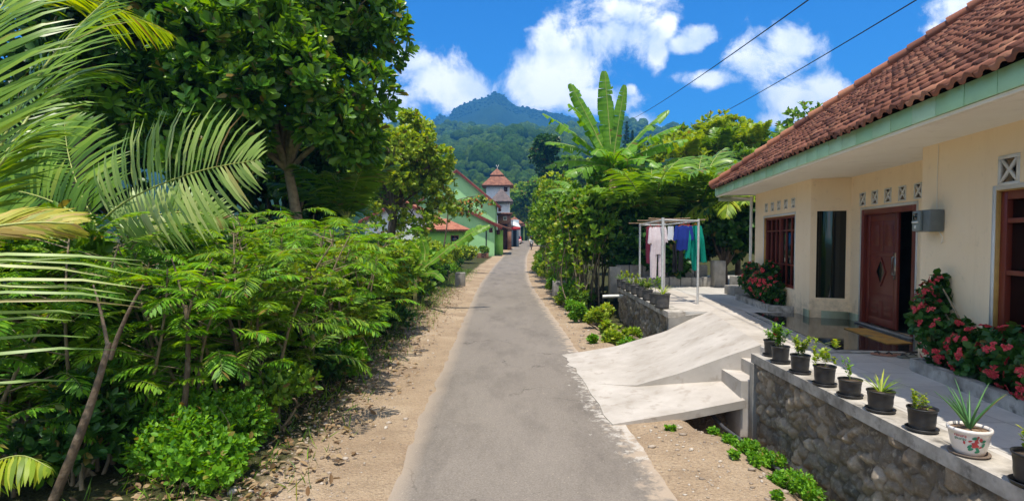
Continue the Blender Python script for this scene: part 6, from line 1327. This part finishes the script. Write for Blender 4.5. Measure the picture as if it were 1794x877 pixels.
m = MB(); m.box(X(908,Y9),X(930,Y9),Y9-.5,Y9+3.5,Z(396,Y9),Z(393,Y9)); m.build('roof',M['roof_far'],o,local=loc9)
for px_ in (910,918,927):
    m = MB(); m.box(X(px_,Y9)-.15,X(px_,Y9)+.15,Y9,Y9+.3,zb9,Z(396,Y9)); m.build('post',mat_flat('lime post',(0.3,0.45,0.1),.7),o,local=loc9)
m = MB(); m.box(X(910,Y9),X(925,Y9),Y9+2.5,Y9+2.7,zb9,Z(397,Y9)); m.build('back_wall',M['leaf_dark'],o,local=loc9)
# flower troughs in front of the annexe
m = MB(); m.box(X(836,64),X(856,64),63.5,64.3,G(-3,64)-.1,G(-3,64)+.55); tag(m.build('flower_trough',M['brick'],bevel=.03),'dark brick flower trough along the annexe wall','planter')
shrub('trough_plant','round green plant growing in the brick trough by the annexe','shrub',(X(848,64),63.9,G(-3,64)+.5),(.6,.5,.5),'leaf_mid',200,5,.2,.06)
# parked red car
zc0=G(X(907,100),100); cr_ = thing('parked_car','small red car parked by the awning shop where the road bends','car',(X(905,108),108,G(.8,108)),math.pi*.02)
mred = mat_flat('red car paint',(0.4,0.02,0.02),.25,spec=.6)
m = MB(); prof_=[(-1.9,.25),(-1.95,.6),(-1.8,.85),(-1.0,.95),(-.4,1.38),(.9,1.42),(1.7,1.0),(1.9,.9),(1.95,.3)]
V=[(-.78,y_,z_) for y_,z_ in prof_]+[(.78,y_,z_) for y_,z_ in prof_]; n_=len(prof_); m.add(V,[list(range(n_))[::-1]]); m.add(V,[list(range(n_,2*n_))]); m.add(V,[(q,(q+1)%n_,n_+(q+1)%n_,n_+q) for q in range(n_)]); m.build('body',mred,cr_,bevel=.08)
m = MB(); m.add([(-.66,-.97,.99),(.66,-.97,.99),(.6,-.45,1.37),(-.6,-.45,1.37)],[(0,1,2,3)]); ws=m.build('windscreen',M['glass'],cr_); ws.location=(0,-.02,.02)
for sx in (-.8,.66):
    for sy in (-1.2,1.2):
        m=MB(); m.tube([(sx,sy,.3),(sx+.16,sy,.3)],.3,14); m.build('wheel',M['black_pot'],cr_)
for sx in (-.55,.55):
    m=MB(); m.box(sx-.15,sx+.15,-1.99,-1.9,.6,.75); m.build('headlight',M['white'],cr_)
m=MB(); m.box(-.7,.7,-2.0,-1.93,.3,.48); m.build('bumper',M['white'],cr_)
# motorbike and rider on the right
mx_,my_=X(931,84),84.; mz=G(mx_,my_)+.03
mb_ = thing('motorbike','dark small motorbike coming along the right edge of the road at the bend','motorbike',(mx_,my_,mz))
for yy in (-.62,.62):
    m=MB(); th=np.linspace(0,2*math.pi,25); m.tube([(0,yy+.25*math.cos(t_),.29+.25*math.sin(t_)) for t_ in th],.05,6,cap=False); m.tube([(-.05,yy,.29),(.05,yy,.29)],.1,8)
    for k_ in range(6): m.tube([(0,yy,.29),(0,yy+.24*math.cos(k_*1.047),.29+.24*math.sin(k_*1.047))],.01,4)
    m.build('wheel',M['black_pot'],mb_,True)
m=MB(); m.tube([(0,-.62,.3),(0,-.5,.6),(0,-.42,.95)],[.05,.06,.06],8); m.tube([(0,-.45,.6),(0,-.1,.42),(0,.3,.5),(0,.7,.75)],[.14,.12,.16,.1],10); m.build('frame',mat_flat('black paint',(0.03,0.03,0.035),.3),mb_,True)
m=MB(); m.box(-.12,.12,-.05,.7,.74,.82); m.build('saddle',M['black_pot'],mb_,bevel=.03)
m=MB(); m.tube([(-.34,-.3,.98),(-.1,-.42,1.0),(.1,-.42,1.0),(.34,-.3,.98)],.018,6); m.build('handlebar',M['metal'],mb_,True)
m=MB(); m.lathe([(0,-.02),(.09,-.02),(.09,.04),(0,.06)],12,(0,0,0)); hl=m.build('headlight',M['white'],mb_,True); hl.rotation_euler=(R(90),0,0); hl.location=(0,-.52,.88)
def person(label, loc, rz, J, edges, cols, head, group=None, cat='person'):
    o = thing('person', label, cat, loc, rz); names=list(J); me=bpy.data.meshes.new('body'); me.from_pydata([J[k_][:3] for k_ in names],[(names.index(a),names.index(b)) for a,b in edges],[])
    ob=bpy.data.objects.new('body',me); COL.objects.link(ob); ob.parent=o; sk_=ob.modifiers.new('skin','SKIN'); 
    for i_,k_ in enumerate(names): me.skin_vertices[0].data[i_].radius=(J[k_][3],J[k_][3]); me.skin_vertices[0].data[i_].use_root=(i_==0)
    ss=ob.modifiers.new('sub','SUBSURF'); ss.levels=2; ss.render_levels=2; me.materials.append(cols[0]); return o
def rider():
    skin = mat_flat('skin',(0.3,0.16,0.09),.6); J = {'pel':(0,.32,.92,.15),'wai':(0,.27,1.12,.14),'che':(0,.2,1.36,.17),'nck':(0,.16,1.53,.06),'hd0':(0,.13,1.62,.085),'hd1':(0,.12,1.74,.09),
      'hL':(-.1,.28,.9,.1),'kL':(-.2,-.12,.86,.075),'aL':(-.17,.02,.42,.045),'tL':(-.17,-.16,.36,.035),'hR':(.1,.28,.9,.1),'kR':(.2,-.12,.86,.075),'aR':(.17,.02,.42,.045),'tR':(.17,-.16,.36,.035),
      'sL':(-.19,.2,1.44,.065),'eL':(-.3,.0,1.2,.045),'wL':(-.3,-.24,1.04,.032),'sR':(.19,.2,1.44,.065),'eR':(.3,.0,1.2,.045),'wR':(.3,-.24,1.04,.032)}
    E_ = [('pel','wai'),('wai','che'),('che','nck'),('nck','hd0'),('hd0','hd1'),('pel','hL'),('hL','kL'),('kL','aL'),('aL','tL'),('pel','hR'),('hR','kR'),('kR','aR'),('aR','tR'),('che','sL'),('sL','eL'),('eL','wL'),('che','sR'),('sR','eR'),('eR','wR')]
    # hands: short finger chains closing on the grips
    for s_,n_ in ((-1,'L'),(1,'R')):
        for f_ in range(4):
            x_ = s_*(.27+.02*f_); J[f'f{n_}{f_}a']=(x_,-.29,1.03,.011); J[f'f{n_}{f_}b']=(x_,-.335,.99,.009); E_ += [(f'w{n_}',f'f{n_}{f_}a'),(f'f{n_}{f_}a',f'f{n_}{f_}b')]
        J[f't{n_}x']=(s_*.25,-.27,.99,.012); E_.append((f'w{n_}',f't{n_}x'))
    o = person('person in a white shirt and dark trousers riding the small motorbike at the bend',(mx_,my_,mz),0,J,E_,[skin],None)
    def shell(name,pts,rad,mt): m=MB(); m.tube(pts,rad,12); m.build(name,mt,o,True)
    wh=mat_flat('white shirt',(0.65,0.65,0.66),.8); dk=mat_flat('dark trousers',(0.03,0.035,0.05),.8)
    m=MB(); m.tube([(0,.34,.88),(0,.29,1.1),(0,.22,1.36),(0,.18,1.5)],[.19,.18,.2,.09],14)
    for s_ in (-1,1): m.tube([(s_*.12,.2,1.43),(s_*.21,.19,1.43),(s_*.28,.05,1.25)],[.1,.085,.065],10)
    m.build('shirt',wh,o,True)
    m=MB()
    for s_ in (-1,1): m.tube([(s_*.07,.34,.92),(s_*.12,.2,.92),(s_*.2,-.12,.87),(s_*.18,.0,.6),(s_*.17,.03,.46)],[.14,.12,.095,.075,.062],10)
    m.build('trousers',dk,o,True)
    m=MB(); m.lathe([(.118,-.06),(.128,0),(.12,.06),(.09,.1),(.045,.13),(0,.135)],18,(0,.125,1.73)); m.build('helmet',mat_flat('dark red helmet',(0.2,0.02,0.02),.3),o,True)
    m=MB(); 
    for s_ in (-1,1): m.add(IV*.012+[s_*.035,.045,1.68],IF)
    m.add(IV*[.012,.02,.018]+[0,.035,1.65],IF); m.build('face',M['dark'],o,True)
rider()

# ------------------------------------------------------------------ haze
hz_ = MB(); hz_.box(-2560,2560,-420,3460,-4,415); hzo = hz_.build('haze', [bpy.data.materials.new('haze air')]); tag(hzo, kind='stuff')
hm = hzo.data.materials[0]; hm.use_nodes = True; nt = hm.node_tree; nt.nodes.clear(); out = nt.nodes.new('ShaderNodeOutputMaterial'); pv = nt.nodes.new('ShaderNodeVolumePrincipled')
pv.inputs['Color'].default_value = (0.08,0.38,0.9,1); pv.inputs['Density'].default_value = 0.00050; pv.inputs['Anisotropy'].default_value = 0.0
nt.links.new(pv.outputs[0], out.inputs['Volume'])

# ------------------------------------------------------------------ labels that tell look-alikes apart by their order
ORD_ = ['first','second','third','fourth','fifth','sixth','seventh','eighth','ninth','tenth','eleventh','twelfth','thirteenth','fourteenth','fifteenth','sixteenth','seventeenth','eighteenth','nineteenth','twentieth']
_t = ['twenty','thirty','forty','fifty','sixty','seventy']
ORD = list(ORD_)
for _a, _w in enumerate(_t):
    if _a: ORD.append(_w[:-1]+'ieth')
    ORD += [_w+'-'+q for q in ORD_[:9]]
def order_labels(group, key, fmt):
    L_ = sorted([o for o in bpy.data.objects if o.parent is None and o.get('group') == group], key=key)
    for q, o in enumerate(L_):
        if q < len(ORD): o['label'] = fmt.format(ORD[q])
near = lambda o: o.location.y; across = lambda o: o.location.x/o.location.y
order_labels('tall shrubs lining the right side of the road', near, '{} tall tangled shrub in the row on the right verge, counting away from the courtyard')
order_labels('feathery saplings along the left verge', near, '{} nearest of the feathery leaved saplings in the thicket along the left verge')
order_labels('hedge shrubs along the left verge', near, '{} nearest of the rounded leafy shrubs in the left hedge leading to the village')
order_labels('bright trees on the slope behind the house', across, '{} from the left of the bushy bright trees on the slope behind the cream house')
order_labels('bushy trees beyond the bend of the road', across, '{} from the left of the distant bushy trees around the bend of the road')
order_labels('dark trees in the thicket behind the courtyard', across, '{} from the left of the dense dark trees in the thicket behind the courtyard')
order_labels('palms on the slope behind the house', across, '{} from the left of the stiff tufted small palms rising above the slope trees')
order_labels('conifers on the skyline to the right', across, '{} from the left of the slender dark conifers on the skyline')
order_labels('spiky plants above the left hedge', near, '{} nearest of the spiky strap leaved plants above the left hedge')
order_labels('weeds below the planter wall', near, '{} nearest of the leafy weeds in the strip below the planter wall')
order_labels('weeds along the near wall', near, '{} nearest of the small weed clumps along the foot of the near stone wall')
order_labels('brown vines climbing the right shrub row', near, '{} nearest of the thin brown vines climbing the front of the right shrub row')
order_labels('undergrowth bushes beneath the left saplings', near, '{} nearest of the small leafy bushes filling the undergrowth beneath the left saplings')
order_labels('bushes in the shaded left thicket', near, '{} nearest of the deep green bushes in the shaded thicket far left')
order_labels('low growth at the foot of the right shrubs', near, '{} nearest of the low bushy clumps at the foot of the right shrub row')
order_labels('broad leaved shrubs among the left saplings', near, '{} nearest of the broad leaved shrubs mixed in among the feathery saplings on the left')
order_labels('arching vines on the left verge', near, '{} nearest of the thin yellowing vines arching out over the left verge')
